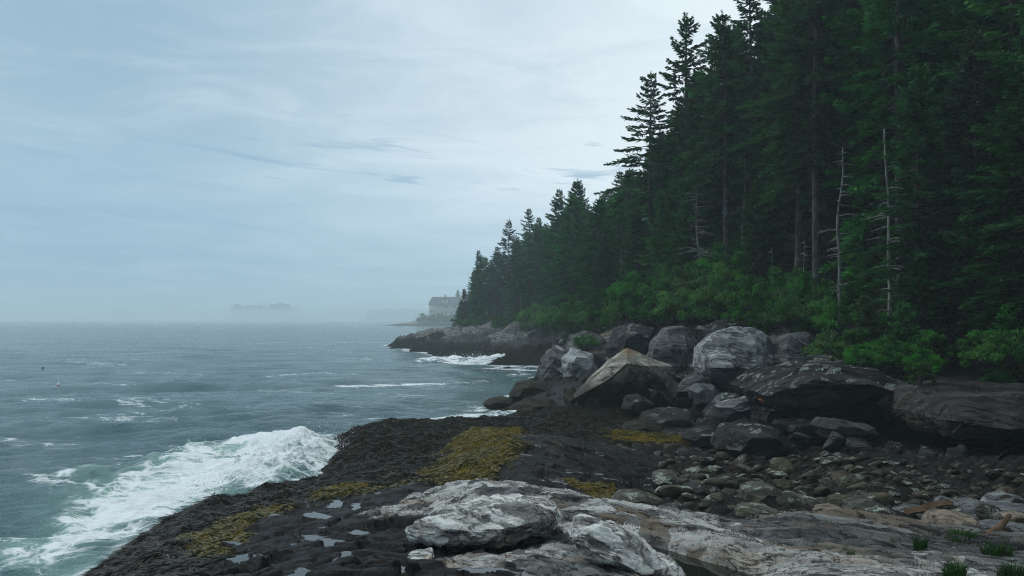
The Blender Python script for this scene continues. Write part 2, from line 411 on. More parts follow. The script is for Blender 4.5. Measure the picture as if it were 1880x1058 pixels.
XYZ = [
 # sea bed
 (-12,13,-1.2,W),(-12,18,-1.5,W),(-9.6,22,-1.3,W),(-8,26,-1.6,W),(-8.3,31,-1.4,W),(-8.6,37,-1.8,W),(-5,43,-1.6,W),(-2.2,50,-1.0,W),(-.8,58,-.8,W),(-2,70,-1.5,W),(-1,80,-1.5,W),(-10,95,-2,W),(-17,112,-2,W),(-28,145,-2.5,W),
 (-36,165,-4,W),(-26,195,-3,W),(-60,60,-6,W),(-30,30,-5,W),(-25,15,-4,W),(-45,100,-6,W),(-100,300,-8,W),(-5,235,-4,W),(-60,400,-8,W),(-20,300,-6,W),
 # ledge under and beside the viewer
 (0,3,3.2,G),(-3,3,2.9,G),(4,3,3.2,G),(3,5,2.95,G),(-1,5,2.9,G),(-3.5,5.5,2.4,D),(-6,6,1.6,D),(-9,9,.3,S),(6,5,2.9,G),(9,8,2.6,G),(5,7,2.65,G),
 # hollow behind the crest of the pale slab
 dpt(880,17.2,1.2,D),dpt(1000,15.8,1.6,D),dpt(1130,14.5,1.5,D),dpt(1250,14,1.5,C),dpt(1000,17.2,1.7,D),dpt(860,18,1.1,S),
 dpt(950,28,.9,S),dpt(1050,27,1.0,S),dpt(860,30,.7,S),
 # shore running away behind the boulders
 dpt(940,55,.1,S),dpt(965,62,.1,S),dpt(1000,76,.1,S),dpt(1010,88,0,S),dpt(980,52,.7,D),dpt(1000,60,1.3,D),dpt(1030,70,1.5,D),dpt(1050,82,1.2,D),
 dpt(1040,50,1.6,D),dpt(1060,58,2.6,G),dpt(1090,62,3.6,G),dpt(1100,44,1.0,D),dpt(1150,46,1.3,D),dpt(1160,52,2.8,G),dpt(1240,44,1.6,D),dpt(1260,48,3.4,G),dpt(1330,39,1.4,D),dpt(1350,42.5,3.6,G),
 dpt(1440,36,1.6,D),dpt(1450,39.5,3.4,G),dpt(1380,34,1.2,D),dpt(1520,32,1.6,D),dpt(1540,34.5,3.3,G),dpt(1600,28.5,1.2,D),dpt(1600,31,2.8,D),dpt(1700,27.2,1.2,D),dpt(1720,30,2.8,D),dpt(1800,26,1.3,D),dpt(1820,29,2.9,D),dpt(1900,24.5,1.5,D),dpt(1920,27.5,3.0,D),dpt(2050,22,1.8,D),dpt(2050,25,3.4,D),dpt(1800,22,1.4,C),dpt(1700,24,1.25,C),dpt(1600,26,1.1,C),dpt(1900,21,1.6,C),
 # forest floor
 dpt(1080,76,4.2,FO),dpt(1120,66,4.5,FO),dpt(1200,57,4.6,FO),dpt(1300,49,4.7,FO),dpt(1400,44.5,4.8,FO),dpt(1500,40,4.7,FO),dpt(1560,37,4.5,FO),dpt(1650,34,4.0,FO),dpt(1750,32.5,3.9,FO),dpt(1880,30.5,3.9,FO),dpt(2050,28,4.2,FO),
 (13,12.5,3.6,FO),(15,7,4.4,FO),(20,14,7,FO),(24,8,8,FO),(14,17.5,3.8,FO),
 dpt(1150,85,7,FO),dpt(1300,68,9,FO),dpt(1450,60,10,FO),dpt(1600,52,10,FO),dpt(1800,46,10,FO),dpt(2050,42,10,FO),dpt(1150,120,11,FO),dpt(1350,100,14,FO),dpt(1600,85,15,FO),dpt(2000,75,15,FO),dpt(1300,180,16,FO),dpt(1700,160,20,FO),dpt(1100,200,13,FO),dpt(1300,400,18,FO),dpt(1050,300,10,FO),
 # far shelf
 dpt(722,157,.1,S),dpt(735,163,1.3,D),dpt(770,166,2.4,G),dpt(820,168,3.2,G),dpt(760,150,.9,S),dpt(800,125,.1,S),dpt(820,140,1.6,D),dpt(870,150,3.4,G),dpt(860,128,1.7,D),dpt(870,111,.1,S),dpt(905,118,1.5,D),dpt(930,124,3.2,G),dpt(965,126,4.3,G),dpt(985,122,3.6,G),dpt(920,92,.1,S),dpt(960,100,1.0,S),dpt(1000,95,.8,S),dpt(1000,110,2.6,D),dpt(1030,100,2.2,D),
 dpt(700,165,-.6,W),dpt(720,180,-1,W),dpt(760,195,-2,W),dpt(850,185,2.8,FO),dpt(850,172,3.6,FO),dpt(900,158,4.3,FO),dpt(960,140,4.6,FO),dpt(1020,118,4.8,FO),dpt(1050,96,4.4,FO),dpt(920,180,5.5,FO),dpt(1000,165,7,FO),dpt(860,215,1,FO),dpt(950,240,6,FO),
]
POOL_Z = 2.25
POOL = [(1215,1028),(1270,1045),(1330,1068),(1290,1062),(1240,1045)]
POOLXY = [tuple(at_z(a, b, POOL_Z)[:2]) for a, b in ((1176,997),(1260,1021),(1330,1042),(1400,1064),(1430,1090),(1300,1095),(1240,1062),(1196,1026))]
CTRL = [(*at_z(a, b, c), zz) for a, b, c, zz in PIX] + [(*(at_z(a, b, POOL_Z) - np.array([0, 0, 0.10])), W) for a, b in POOL] + XYZ
CT = np.array(CTRL, float)
VS = 0.55
def uv_of(x, y): return np.stack([x / y, VS * np.log(y)], -1)
CUV = uv_of(CT[:, 0], CT[:, 1])
_c2 = 0.018 ** 2
_A = np.sqrt(((CUV[:, None] - CUV[None]) ** 2).sum(-1) + _c2)
_N = len(CUV); _Pm = np.hstack([np.ones((_N, 1)), CUV])
_M = np.block([[_A - 0.004 * np.eye(_N), _Pm], [_Pm.T, np.zeros((3, 3))]])
_sol = np.linalg.solve(_M, np.concatenate([CT[:, 2], np.zeros(3)]))
def rbf(q):
    r = np.sqrt(((q[:, None] - CUV[None]) ** 2).sum(-1) + _c2)
    return r @ _sol[:_N] + _sol[_N] + q @ _sol[_N + 1:]
# coarse tables in (u, v), then bilinear look-up
TU = np.linspace(-1.7, 1.7, 520); TV = np.linspace(VS * math.log(2.0), VS * math.log(520), 560)
_g = np.stack(np.meshgrid(TU, TV), -1).reshape(-1, 2)
TABH = np.concatenate([rbf(k) for k in np.array_split(_g, 40)]).reshape(len(TV), len(TU))
def zone_w(q):
    r2 = ((q[:, None] - CUV[None]) ** 2).sum(-1) + 2e-5
    wgt = r2 ** -2.2; o = np.stack([wgt[:, CT[:, 3] == k].sum(1) for k in range(8)], 1)
    return o / o.sum(1, keepdims=True)
TABZ = np.concatenate([zone_w(k) for k in np.array_split(_g, 40)]).reshape(len(TV), len(TU), 8)
def look(tab, u, v):
    a = np.clip((u - TU[0]) / (TU[1] - TU[0]), 0, len(TU) - 1.001); b = np.clip((v - TV[0]) / (TV[1] - TV[0]), 0, len(TV) - 1.001)
    i = a.astype(int); j = b.astype(int); fa = a - i; fb = b - j
    if tab.ndim == 3: fa = fa[..., None]; fb = fb[..., None]
    return (tab[j, i] * (1 - fa) + tab[j, i + 1] * fa) * (1 - fb) + (tab[j + 1, i] * (1 - fa) + tab[j + 1, i + 1] * fa) * fb

def shore(x, y):
    """height, zone weights (8) and puddle mask of the ground at x, y (flat arrays)"""
    u = x / y; v = VS * np.log(y)
    far = sst(y, 25, 90)
    h = look(TABH, u, v)
    wn = 0.05 / (1 + 0 * y)
    sc = np.clip(y, 6, 60)
    n1 = fb2(x / sc * 22, np.log(y) * 14, 4, 31); n2 = fb2(x / sc * 22 + 40, np.log(y) * 14 + 9, 4, 35)
    z = look(TABZ, u + 0.020 * n1, v + 0.016 * n2)
    # along / across the bedding
    cs, sn = math.cos(STRIKE), math.sin(STRIKE)
    a = x * cs + y * sn; c = -x * sn + y * cs
    wob = fb2(a * 0.35, c * 0.35, 3, 3) * 0.9
    rocky = np.clip(z[:, P] + z[:, G], 0, 1); dark = z[:, D]; weed = np.clip(z[:, S] + z[:, Y], 0, 1); cob = z[:, C]; fo = z[:, FO]; sea = z[:, W]
    # stepped beds
    def saw(t): f = t - np.floor(t); return np.where(f < 0.86, f / 0.86, (1 - f) / 0.14) - 0.5
    beds = 0.085 * saw(c * 1.15 + wob * 1.3 + 0.15 * a) + 0.045 * saw(c * 3.1 + wob * 2.1 + 0.4 * fb2(a * .8, c * 2, 2, 5)) + 0.006 * saw(c * 7.7 + wob * 4)
    mod = 0.5 + 0.8 * np.clip(fb2(a * 0.5, c * 0.9, 3, 12) + 0.4, 0, 1)
    rough = fb2(a * 2.6, c * 4.5, 4, 21, 0.5)
    rid = 1 - np.abs(fb2(a * 0.9, c * 2.6, 4, 51)) * 1.6
    f1, f2 = worley2(a * 0.55 + 0.5 * fb2(a, c, 2, 8), c * 1.3 + 0.4 * fb2(a * .7, c, 2, 9), 4)
    crack = sst(f2 - f1, 0.0, 0.10)
    rid2 = 1 - np.abs(fb2(a * 1.1 + 9, c * 6.0, 3, 57)) * 1.5
    dr = (1.15 * beds * mod + 0.035 * rough + 0.03 * rid + 0.03 * rid2 - 0.06 * (1 - crack))
    jw = 0.30 * fb2(a * 0.8, c * 1.6, 4, 141)
    id1, e1 = cells2(a * 0.30 + jw, c * 1.7 + jw * 1.5, 143); id2, e2 = cells2(a * 0.9 + jw * 2, c * 5.0 + jw * 2, 147); id3, e3 = cells2(a * 3.2 + jw * 4, c * 12.0 + jw * 4, 149)
    tilt = (id1 - .5) * 0.5 * (c * 1.5 - np.floor(c * 1.5))
    joint = 0.13 * (id1 - .42) * sst(e1, 0, .22) + 0.065 * (id2 - .42) * sst(e2, 0, .35) + 0.022 * (id3 - .5) * sst(e3, 0, .5) - 0.035 * (1 - sst(e1, 0, .06)) - 0.012 * (1 - sst(e2, 0, .08)) + 0.03 * tilt
    dr = 0.36 * dr + joint
    # broken wet ledge: low terraces
    t = fb2(a * 0.55, c * 0.85, 4, 61) * 2.2 + c * 0.25
    ter = (np.floor(t) + sst(t - np.floor(t), 0.55, 0.95))
    dd = 0.045 * (ter - t) + 0.014 * rough + 0.03 * fb2(a * 1.4, c * 2.0, 3, 71) + joint
    # weed: soft mounds that hang in folds
    dw = 0.30 * np.abs(fb2(x * 0.55, y * 0.55, 3, 81)) + 0.07 * np.abs(fb2(x * 1.9, y * 1.9, 3, 86)) + 0.03 * fb2(x * 6, y * 6, 3, 91)
    g1, g2 = worley2(x * 2.6, y * 2.6, 14); k1, k2 = worley2(x * 6.2, y * 6.2, 15)
    dc = 0.16 * np.sqrt(np.clip(0.6 - g1, 0, 1)) * 1.3 + 0.06 * np.sqrt(np.clip(0.6 - k1, 0, 1)) + 0.02 * rough - 0.08
    df = 0.35 * fb2(x * 0.3, y * 0.3, 4, 95)
    big = fb2(x * 0.16, y * 0.16, 5, 97) * far * 1.0 + far * 0.35 * np.abs(fb2(x * 0.6, y * 0.4, 4, 98))
    amp = 1 + 1.2 * far
    det = (rocky * dr + dark * dd) * amp + weed * dw * (1 - 0.4 * far) + cob * dc + fo * df + sea * 0.03 * rough
    calm = sst(y, 8, 5.2)
    pl = fb2(a * 1.25 + 3, c * 1.7, 3, 111)
    pl = pl + 0.10 * fb2(a * 5.0, c * 6.0, 3, 119)
    hol = sst(-pl, 0.235, 0.26) * sst(dark + 0.6 * z[:, G] * (x < 1.0), 0.5, 0.7) * (y < 22) * (h > 0.9)
    det = det * (1 - hol) - 0.10 * hol
    h = h + det * (1 - 0.6 * calm) + (1 - sea) * (big - 0.15 * far)
    spd = seg_d(x, y, POOLXY + POOLXY[:1]); pin = poly_in(x, y, POOLXY); h = h - sst(np.where(pin, spd, -spd), -0.06, 0.06) * np.maximum(h - (POOL_Z - 0.12), 0)
    cell = 0.5 * id1 + 0.3 * id2 + 0.2 * id3
    return h, z, hol, cell

def ground_z(x, y):
    return float(shore(np.array([float(x)]), np.array([float(y)]))[0][0])

# ------------------------------------------------------------------ shore mesh
uu = np.concatenate([np.linspace(-1.25, -0.66, 90)[:-1], np.linspace(-0.66, 0.66, 1120), np.linspace(0.66, 1.25, 90)[1:]])
lv = np.concatenate([np.linspace(math.log(2.6), math.log(6.5), 90)[:-1], np.linspace(math.log(6.5), math.log(26), 540)[:-1], np.linspace(math.log(26), math.log(110), 300)[:-1], np.linspace(math.log(110), math.log(480), 190)])
UU, LV = np.meshgrid(uu, lv); gy = np.exp(LV).ravel(); gx = UU.ravel() * gy
gh, gz_, gp, gc_ = shore(gx, gy)

# every rain pool lies level
Hg = gh.reshape(len(lv), len(uu)); Mk = (gp > 0.5).reshape(Hg.shape); r0, r1 = 0, 700
def spread_(A, op, bad):
    for _ in range(220):
        N_ = A.copy()
        N_[1:] = op(N_[1:], A[:-1]); N_[:-1] = op(N_[:-1], A[1:]); N_[:, 1:] = op(N_[:, 1:], A[:, :-1]); N_[:, :-1] = op(N_[:, :-1], A[:, 1:])
        A = np.where(Mk[r0:r1], N_, bad)
    return A
Lmin = spread_(np.where(Mk, Hg, 1e9)[r0:r1], np.minimum, 1e9); Lmax = spread_(np.where(Mk, Hg, -1e9)[r0:r1], np.maximum, -1e9)
Hg[r0:r1] = np.where(Mk[r0:r1], 0.5 * Lmin + 0.5 * Lmax + 0.045, Hg[r0:r1]); gh = Hg.ravel()

def shore_material():
    m, n = material('shore_rock')
    p = n.pos()
    a1 = n.attr('zone_a'); a2 = n.attr('zone_b')
    s1 = n.node('ShaderNodeSeparateColor'); n.l.new(a1.outputs['Color'], s1.inputs[0])
    s2 = n.node('ShaderNodeSeparateColor'); n.l.new(a2.outputs['Color'], s2.inputs[0])
    wd, ws, wy = s1.outputs[0], s1.outputs[1], s1.outputs[2]; wp = a1.outputs['Alpha']
    wc, wf, wpl = s2.outputs[0], s2.outputs[1], s2.outputs[2]
    fine, coarse, crack = strata(n, p, 0.5)
    grain = n.noise(p, 30.0, 5, 0.72); blot = n.noise(p, 1.7, 6, 0.62, 0.3); spk = n.noise(p, 9.0, 6, 0.7)
    # grey bedded rock
    grey = n.mix(n.ss(fine, 0.36, 0.66), (0.055, 0.057, 0.056), (0.26, 0.265, 0.25))
    grey = n.mix(n.mul(n.ss(coarse, 0.56, 0.42), 0.75), grey, (0.030, 0.031, 0.031))
    grey = n.mix(n.mul(n.ss(spk, 0.60, 0.72), 0.5), grey, (0.36, 0.37, 0.34))
    # pale crusted rock with tan bands
    pale = n.mix(n.ss(fine, 0.33, 0.62), (0.24, 0.238, 0.225), (0.58, 0.58, 0.545))
    pale = n.mix(n.mul(n.ss(coarse, 0.52, 0.66), 0.6), pale, (0.34, 0.26, 0.18))
    pale = n.mix(n.mul(n.ss(blot, 0.57, 0.63), 0.9), pale, (0.045, 0.045, 0.043))
    pale = n.mix(n.mul(n.ss(spk, 0.47, 0.34), 0.8), pale, (0.03, 0.03, 0.028))
    bed = n.attr('bed').outputs['Fac']; fl_n = n.noise(p, 60.0, 4, 0.8)
    pale = n.mix(n.ss(bed, 0.64, 0.70, 0.0, 0.75), pale, (0.075, 0.077, 0.077))
    pale = n.mix(n.ss(bed, 0.36, 0.26, 0.0, 0.45), pale, (0.30, 0.235, 0.165))
    grey = n.mix(n.ss(bed, 0.60, 0.70, 0.0, 0.55), grey, (0.045, 0.046, 0.046))
    tanb = n.noise(n.mapping(n.mapping(p, rot=(0, 0, -STRIKE)), scale=(0.09, 1, 1)), 1.5, 5, 0.6)
    grey = n.mix(n.ss(tanb, 0.54, 0.66, 0.0, 0.65), grey, (0.25, 0.19, 0.125))
    grey = n.mix(n.ss(tanb, 0.44, 0.34, 0.0, 0.6), grey, (0.36, 0.355, 0.33))
    grey = n.mix(n.ss(bed, 0.34, 0.22, 0.0, 0.5), grey, (0.30, 0.30, 0.28))
    pale = n.mix(n.ss(fl_n, 0.50, 0.36, 0.0, 0.65), pale, (0.04, 0.04, 0.038))
    grey = n.mix(n.ss(fl_n, 0.55, 0.68, 0.0, 0.45), grey, (0.34, 0.34, 0.32))
    c = n.mix(n.ss(n.add(wp, n.mul(n.math('SUBTRACT', blot, 0.5), 0.9)), 0.42, 0.58), grey, pale)
    _f, _c, crack2 = strata(n, p, 0.3, 2.4)
    c = n.mix(n.mul(n.ss(crack2, 0.05, 0.0), 0.85), c, (0.012, 0.012, 0.011))
    # bare wet rock
    dk = n.mix(n.ss(fine, 0.35, 0.7), (0.004, 0.004, 0.004), (0.018, 0.017, 0.015))
    dk = n.mix(n.mul(n.ss(spk, 0.66, 0.74), 0.5), dk, (0.13, 0.13, 0.12))
    dk = n.mix(n.mul(n.ss(blot, 0.60, 0.72), 0.5), dk, (0.055, 0.040, 0.028))
    dmask = n.ss(n.add(wd, n.mul(n.math('SUBTRACT', blot, 0.5), 0.5)), 0.38, 0.58)
    c = n.mix(dmask, c, dk)
    # cobble bed
    peb = n.node('ShaderNodeTexVoronoi'); n.put(peb.inputs['Vector'], p); peb.inputs['Scale'].default_value = 5.5
    ps = n.node('ShaderNodeSeparateColor'); n.l.new(peb.outputs['Color'], ps.inputs[0])
    cb = n.mix(ps.outputs[0], (0.010, 0.009, 0.007), (0.040, 0.034, 0.024))
    cb = n.mix(n.mul(n.ss(peb.outputs[0], 0.06, 0.11), 0.6), cb, (0.010, 0.009, 0.008))
    cb = n.mix(n.mul(n.ss(n.noise(p, 2.0, 3), 0.55, 0.66), n.mul(n.ss(n.noise(p, 45.0, 3, 0.7), 0.5, 0.58), 0.8)), cb, (0.30, 0.33, 0.28))
    cmask = n.ss(n.add(wc, n.mul(n.math('SUBTRACT', blot, 0.5), 0.3)), 0.35, 0.6)
    c = n.mix(cmask, c, cb)
    # weed: below the tide line anywhere, and where it was mapped
    ymask = n.mul(n.ss(n.add(wy, n.mul(n.math('SUBTRACT', n.noise(p, 1.5, 6, 0.7), 0.5), 2.0)), 0.50, 0.72), n.ss(wy, 0.05, 0.3))
    sw = n.mix(n.ss(n.noise(p, 14.0, 6, 0.75), 0.35, 0.7), (0.004, 0.004, 0.003), (0.024, 0.023, 0.012))
    yl = n.mix(n.ss(n.noise(p, 16.0, 5, 0.75), 0.38, 0.66), (0.03, 0.025, 0.006), (0.26, 0.17, 0.014))
    yl = n.mix(n.mul(n.ss(n.noise(p, 0.9, 5, 0.65), 0.56, 0.44), 0.8), yl, (0.026, 0.026, 0.010))
    smask = n.ss(n.add(n.add(ws, wy), n.mul(n.math('SUBTRACT', blot, 0.5), 0.5)), 0.35, 0.6)
    yfar = n.sep(p)[1]
    tmask = n.mul(tide(n, p, 1.45, 0.6), n.ss(yfar, 45, 60))
    smask = n.math('MAXIMUM', smask, tmask)
    c = n.mix(smask, c, sw)
    c = n.mix(ymask, c, yl)
    # forest litter
    fl = n.mix(n.noise(p, 3.0, 6, 0.7), (0.012, 0.010, 0.006), (0.040, 0.034, 0.018))
    c = n.mix(n.ss(wf, 0.4, 0.65), c, fl)
    c = n.mix(n.mul(n.ss(crack, 0.03, 0.0), n.math('SUBTRACT', 0.85, smask, clamp=True)), c, (0.008, 0.008, 0.008))
    pool = n.mul(n.ss(wpl, 0.35, 0.6), n.ss(n.sep(n.node('ShaderNodeNewGeometry').outputs['Normal'])[2], 0.94, 0.98))
    c = n.mix(pool, c, (0.012, 0.012, 0.012))
    rough = n.fmix(dmask, 0.85, 0.5); rough = n.fmix(smask, rough, 0.8); rough = n.fmix(pool, rough, 0.04)
    hgt = n.add(n.add(n.mul(fine, 0.55), n.mul(fl_n, 0.25)), n.add(n.mul(grain, 0.35), n.mul(spk, 0.5)))
    wavy = n.noise(p, 16.0, 5, 0.8)
    hgt = n.fmix(smask, hgt, n.mul(wavy, 1.6))
    st_ = n.fmix(pool, 1.0, 0.02)
    nm = n.bump(hgt, st_, 0.045)
    n.out(n.bsdf(c, rough, nm, n.fmix(pool, n.fmix(smask, n.fmix(dmask, 0.12, 0.10), 0.02), 0.5)))
    return m
M_SHORE = shore_material()
me = mk_mesh('ground', np.stack([gx, gy, gh], 1), grid_quads(len(lv), len(uu)), mats=(M_SHORE,))
vcol(me, 'zone_a', np.stack([gz_[:, D], gz_[:, S], gz_[:, Y], gz_[:, P]], 1))
vcol(me, 'zone_b', np.stack([gz_[:, C], gz_[:, FO], gp, gz_[:, W]], 1))
vfloat(me, 'bed', gc_)
tag(link('ground', me), 'rocky shore rising to the wooded slope', None, kind='structure')

# ------------------------------------------------------------------ sea
wu = np.concatenate([np.linspace(-1.6, -0.66, 60)[:-1], np.linspace(-0.66, 0.30, 900), np.linspace(0.30, 1.6, 60)[1:]])
inv = np.concatenate([np.linspace(1 / 7.0, 1 / 14.0, 50)[:-1], np.linspace(1 / 14.0, 1 / 5300.0, 770)])
WU, WI = np.meshgrid(wu, inv); wy_ = (1 / WI).ravel(); wx = WU.ravel() * wy_
def waves(x, y):
    res = y * y / (EYE * 853) * 0.6 + 0.02
    h = np.zeros_like(x)
    rs = np.random.RandomState(5)
    for lam, amp in ((14, .10), (9, .075), (6.1, .055), (4.3, .045), (3.1, .034), (2.2, .026), (1.55, .018), (1.1, .013), (.75, .009), (.5, .006)):
        for k in range(3):
            th = -math.pi / 2 + 0.5 + rs.normal() * 0.55; ph = rs.rand() * 7
            q = (x * math.cos(th) + y * math.sin(th)) * 2 * math.pi / lam + ph + 1.6 * pn2(x / lam * .35 + 5 * k, y / lam * .35, 200 + k)
            s_ = np.sin(q); f = np.clip(lam / (res * 5) - 0.3, 0, 1)
            h += amp * 0.95 * f * (1 - 2 * np.abs(np.sin(q / 2)) ** 1.2 + 0.2)
    return h * (0.65 + 0.5 * fb2(x * .06, y * .06, 2, 230))
wh = waves(wx, wy_)
def wp(*pts): return [tuple(at_z(a, b, 0)[:2]) for a, b in pts]
foam = np.zeros_like(wx); aer = np.zeros_like(wx)
surge = wp((605,805),(560,800),(480,802),(400,815),(300,835),(160,872),(60,915),(0,975),(-110,1080),(330,1100),(205,1050),(310,960),(440,925),(590,880),(615,850))
ins = poly_in(wx, wy_, surge); de = seg_d(wx, wy_, surge + surge[:1])
sd = np.where(ins, de, -de)
sn_ = fb2(wx * .35, wy_ * .35, 4, 301)
surge_a = sst(sd + 1.6 * sn_, -0.8, 2.4)
shore_line = wp((330,955),(420,932),(520,900),(590,880),(615,850),(605,812))
ds = seg_d(wx, wy_, shore_line)
wash = np.exp(-(ds / 2.6) ** 2)
foam = np.maximum(foam, surge_a * (0.70 + 0.16 * sn_) + 0.42 * wash * surge_a)
aer = np.maximum(aer, surge_a)
splash = wp((520,870),(560,850),(590,842))
dsp = seg_d(wx, wy_, splash)
foam = np.maximum(foam, 0.92 * np.exp(-(dsp / 2.0) ** 2))
streaks = [((690,787),(780,775),(860,770),(915,762)), ((630,709),(700,705),(800,703)), ((800,703),(880,700)), ((785,664),(850,668),(925,658)), ((640,660),(690,659)), ((710,630),(660,628),(560,632)), ((930,690),(975,684)), ((905,675),(985,679)),
           ((640,797),(720,783)), ((500,690),(560,687)), ((480,716),(600,724)), ((120,665),(220,668)), ((20,735),(140,740)), ((240,733),(330,728)), ((0,812),(90,818),(160,812)), ((60,880),(140,900)), ((880,748),(925,735)), ((0,606),(60,607)), ((470,631),(540,628))]
for k, sgm in enumerate(streaks):
    pw = wp(*sgm); dd_ = seg_d(wx, wy_, pw); ym = np.mean([q[1] for q in pw])
    wd_ = 0.35 + 0.012 * ym; stg = 0.74 if k in (0, 1, 3, 7, 16) else 0.42
    foam = np.maximum(foam, stg * np.exp(-(dd_ / wd_) ** 2))
# wash at the foot of the rocks everywhere
gw = look(TABH, wx / wy_, VS * np.log(wy_))
near_land = sst(gw, -0.75, -0.05) * (wy_ < 190)
foam = np.maximum(foam, 0.62 * near_land)
# scattered flecks of foam
fl_ = fb2(wx * .12, wy_ * .22, 4, 333)
foam = np.maximum(foam, 0.34 * sst(fl_, 0.15, 0.7) * (wy_ < 160))
# the breaking swell: a heaped shoulder running in to the rocks
crest = wp((200,872),(330,838),(450,820),(540,828),(596,842))
dcr = seg_d(wx, wy_, crest)
wh = wh + 0.50 * np.exp(-(dcr / 1.7) ** 2) * surge_a + 0.62 * np.exp(-(dsp / 2.0) ** 2) * sst(sd, -0.6, 1.6) * (0.9 + 0.22 * fb2(wx * 1.0, wy_ * 1.0, 3, 340, 0.5) + 0.16 * fb2(wx * 3.2, wy_ * 3.2, 4, 343) + 0.5 * np.clip(fb2(wx * 2.2, wy_ * 2.2, 4, 347) - .25, 0, 1))
wh = wh + surge_a * (0.10 * fb2(wx * .9, wy_ * .9, 5, 345) + 0.16 * np.abs(fb2(wx * .45, wy_ * .45, 3, 349)) - 0.03)
c2 = wp((785,666),(850,664),(922,660)); d2 = seg_d(wx, wy_, c2)
wh = wh + 0.6 * np.exp(-(d2 / 2.0) ** 2) * (0.6 + 0.8 * np.clip(fb2(wx * .35, wy_ * .35, 4, 352) + .4, 0, 1.2)); foam = np.maximum(foam, 0.95 * np.exp(-(d2 / 1.9) ** 2))

def sea_material():
    m, n = material('sea_water')
    p = n.pos()
    f = n.attr('foam').outputs['Fac']; ae = n.attr('aerated').outputs['Fac']
    pw = n.vmath('ADD', p, n.vmath('MULTIPLY', n.vmath('SUBTRACT', n.node('ShaderNodeTexNoise').outputs[1], (0.5, 0.5, 0.5)), (0, 0, 0)))
    wn = n.node('ShaderNodeTexNoise'); n.put(wn.inputs['Vector'], p); wn.inputs['Scale'].default_value = 0.55; wn.inputs['Detail'].default_value = 4
    pd = n.vmath('ADD', p, n.vmath('MULTIPLY', n.vmath('SUBTRACT', wn.outputs[1], (0.5, 0.5, 0.5)), (2.2, 2.2, 0.0)))
    lace = n.voro(n.mapping(pd, scale=(0.8, 1.0, 1)), 1.15, 'DISTANCE_TO_EDGE')
    lace2 = n.voro(pd, 3.1, 'DISTANCE_TO_EDGE')
    net = n.math('MAXIMUM', n.ss(lace, 0.16, 0.0), n.mul(n.ss(lace2, 0.13, 0.0), 0.75))
    fn = n.noise(n.mapping(pd, rot=(0, 0, 0.4), scale=(0.6, 1.1, 1)), 1.1, 8, 0.68)
    v = n.add(n.mul(f, 1.0), n.add(n.mul(n.math('SUBTRACT', fn, 0.5), 1.9), n.mul(n.math('SUBTRACT', net, 0.45), 0.30)))
    fm = n.mul(n.ss(v, 0.36, 0.84), n.ss(f, 0.05, 0.2))
    y = n.sep(p)[1]
    deep = n.mix(n.ss(n.noise(p, 0.05, 3), 0.35, 0.65), (0.008, 0.065, 0.075), (0.012, 0.085, 0.090))
    body = n.mix(n.mul(ae, n.ss(n.noise(p, 0.5, 3), 0.3, 0.7, 0.35, 0.9)), deep, (0.26, 0.44, 0.37))
    r1 = n.noise(n.mapping(p, rot=(0, 0, 0.35), scale=(0.7, 1.5, 1)), 1.5, 6, 0.62)
    r2 = n.noise(n.mapping(p, rot=(0, 0, 0.2), scale=(0.25, 0.8, 1)), 0.42, 5, 0.6)
    k = n.ss(y, 20, 160)
    nm = n.bump(n.add(n.add(n.mul(r1, n.fmix(k, 0.30, 0.24)), n.mul(n.noise(p, 5.5, 4, 0.6), n.fmix(k, 0.06, 0.0))), n.mul(r2, n.fmix(k, 0.40, 1.25))), 1.0, n.fmix(k, 0.9, 1.2))
    wsh = n.bsdf(body, 0.10, nm, 0.5, IOR=1.333)
    fh = n.bump(n.add(fn, n.mul(n.noise(p, 7.0, 5, 0.7), 0.4)), 0.8, 0.25)
    fsh = n.bsdf((0.80, 0.83, 0.83), 0.9, fh, 0.1)
    mx = n.node('ShaderNodeMixShader'); n.put(mx.inputs[0], fm); n.l.new(wsh, mx.inputs[1]); n.l.new(fsh, mx.inputs[2])
    n.out(mx.outputs[0]); return m
M_SEA = sea_material()
me = mk_mesh('sea', np.stack([wx, wy_, wh], 1), grid_quads(len(inv), len(wu)), mats=(M_SEA,))
vfloat(me, 'foam', foam); vfloat(me, 'aerated', aer)
tag(link('sea', me), 'grey green sea with a breaking swell', None, kind='structure')

# rain pool between the slab and the pale outcrop
pm, pn_ = material('rain_pool')
pn_.out(pn_.bsdf((0.010, 0.012, 0.008), 0.03, pn_.bump(pn_.noise(pn_.pos(), 5.0, 2), 0.05, 0.01), 0.5))
pxy = [at_z(a, b, POOL_Z) for a, b in ((1150,985),(1200,982),(1300,1012),(1400,1040),(1470,1075),(1330,1105),(1200,1062),(1160,1015))]
me = mk_mesh('pool_water', pxy, None, [(0, i, i + 1) for i in range(1, 7)], False, (pm,))
tag(link('pool_water', me), 'dark rain pool in the rock', None, kind='structure')

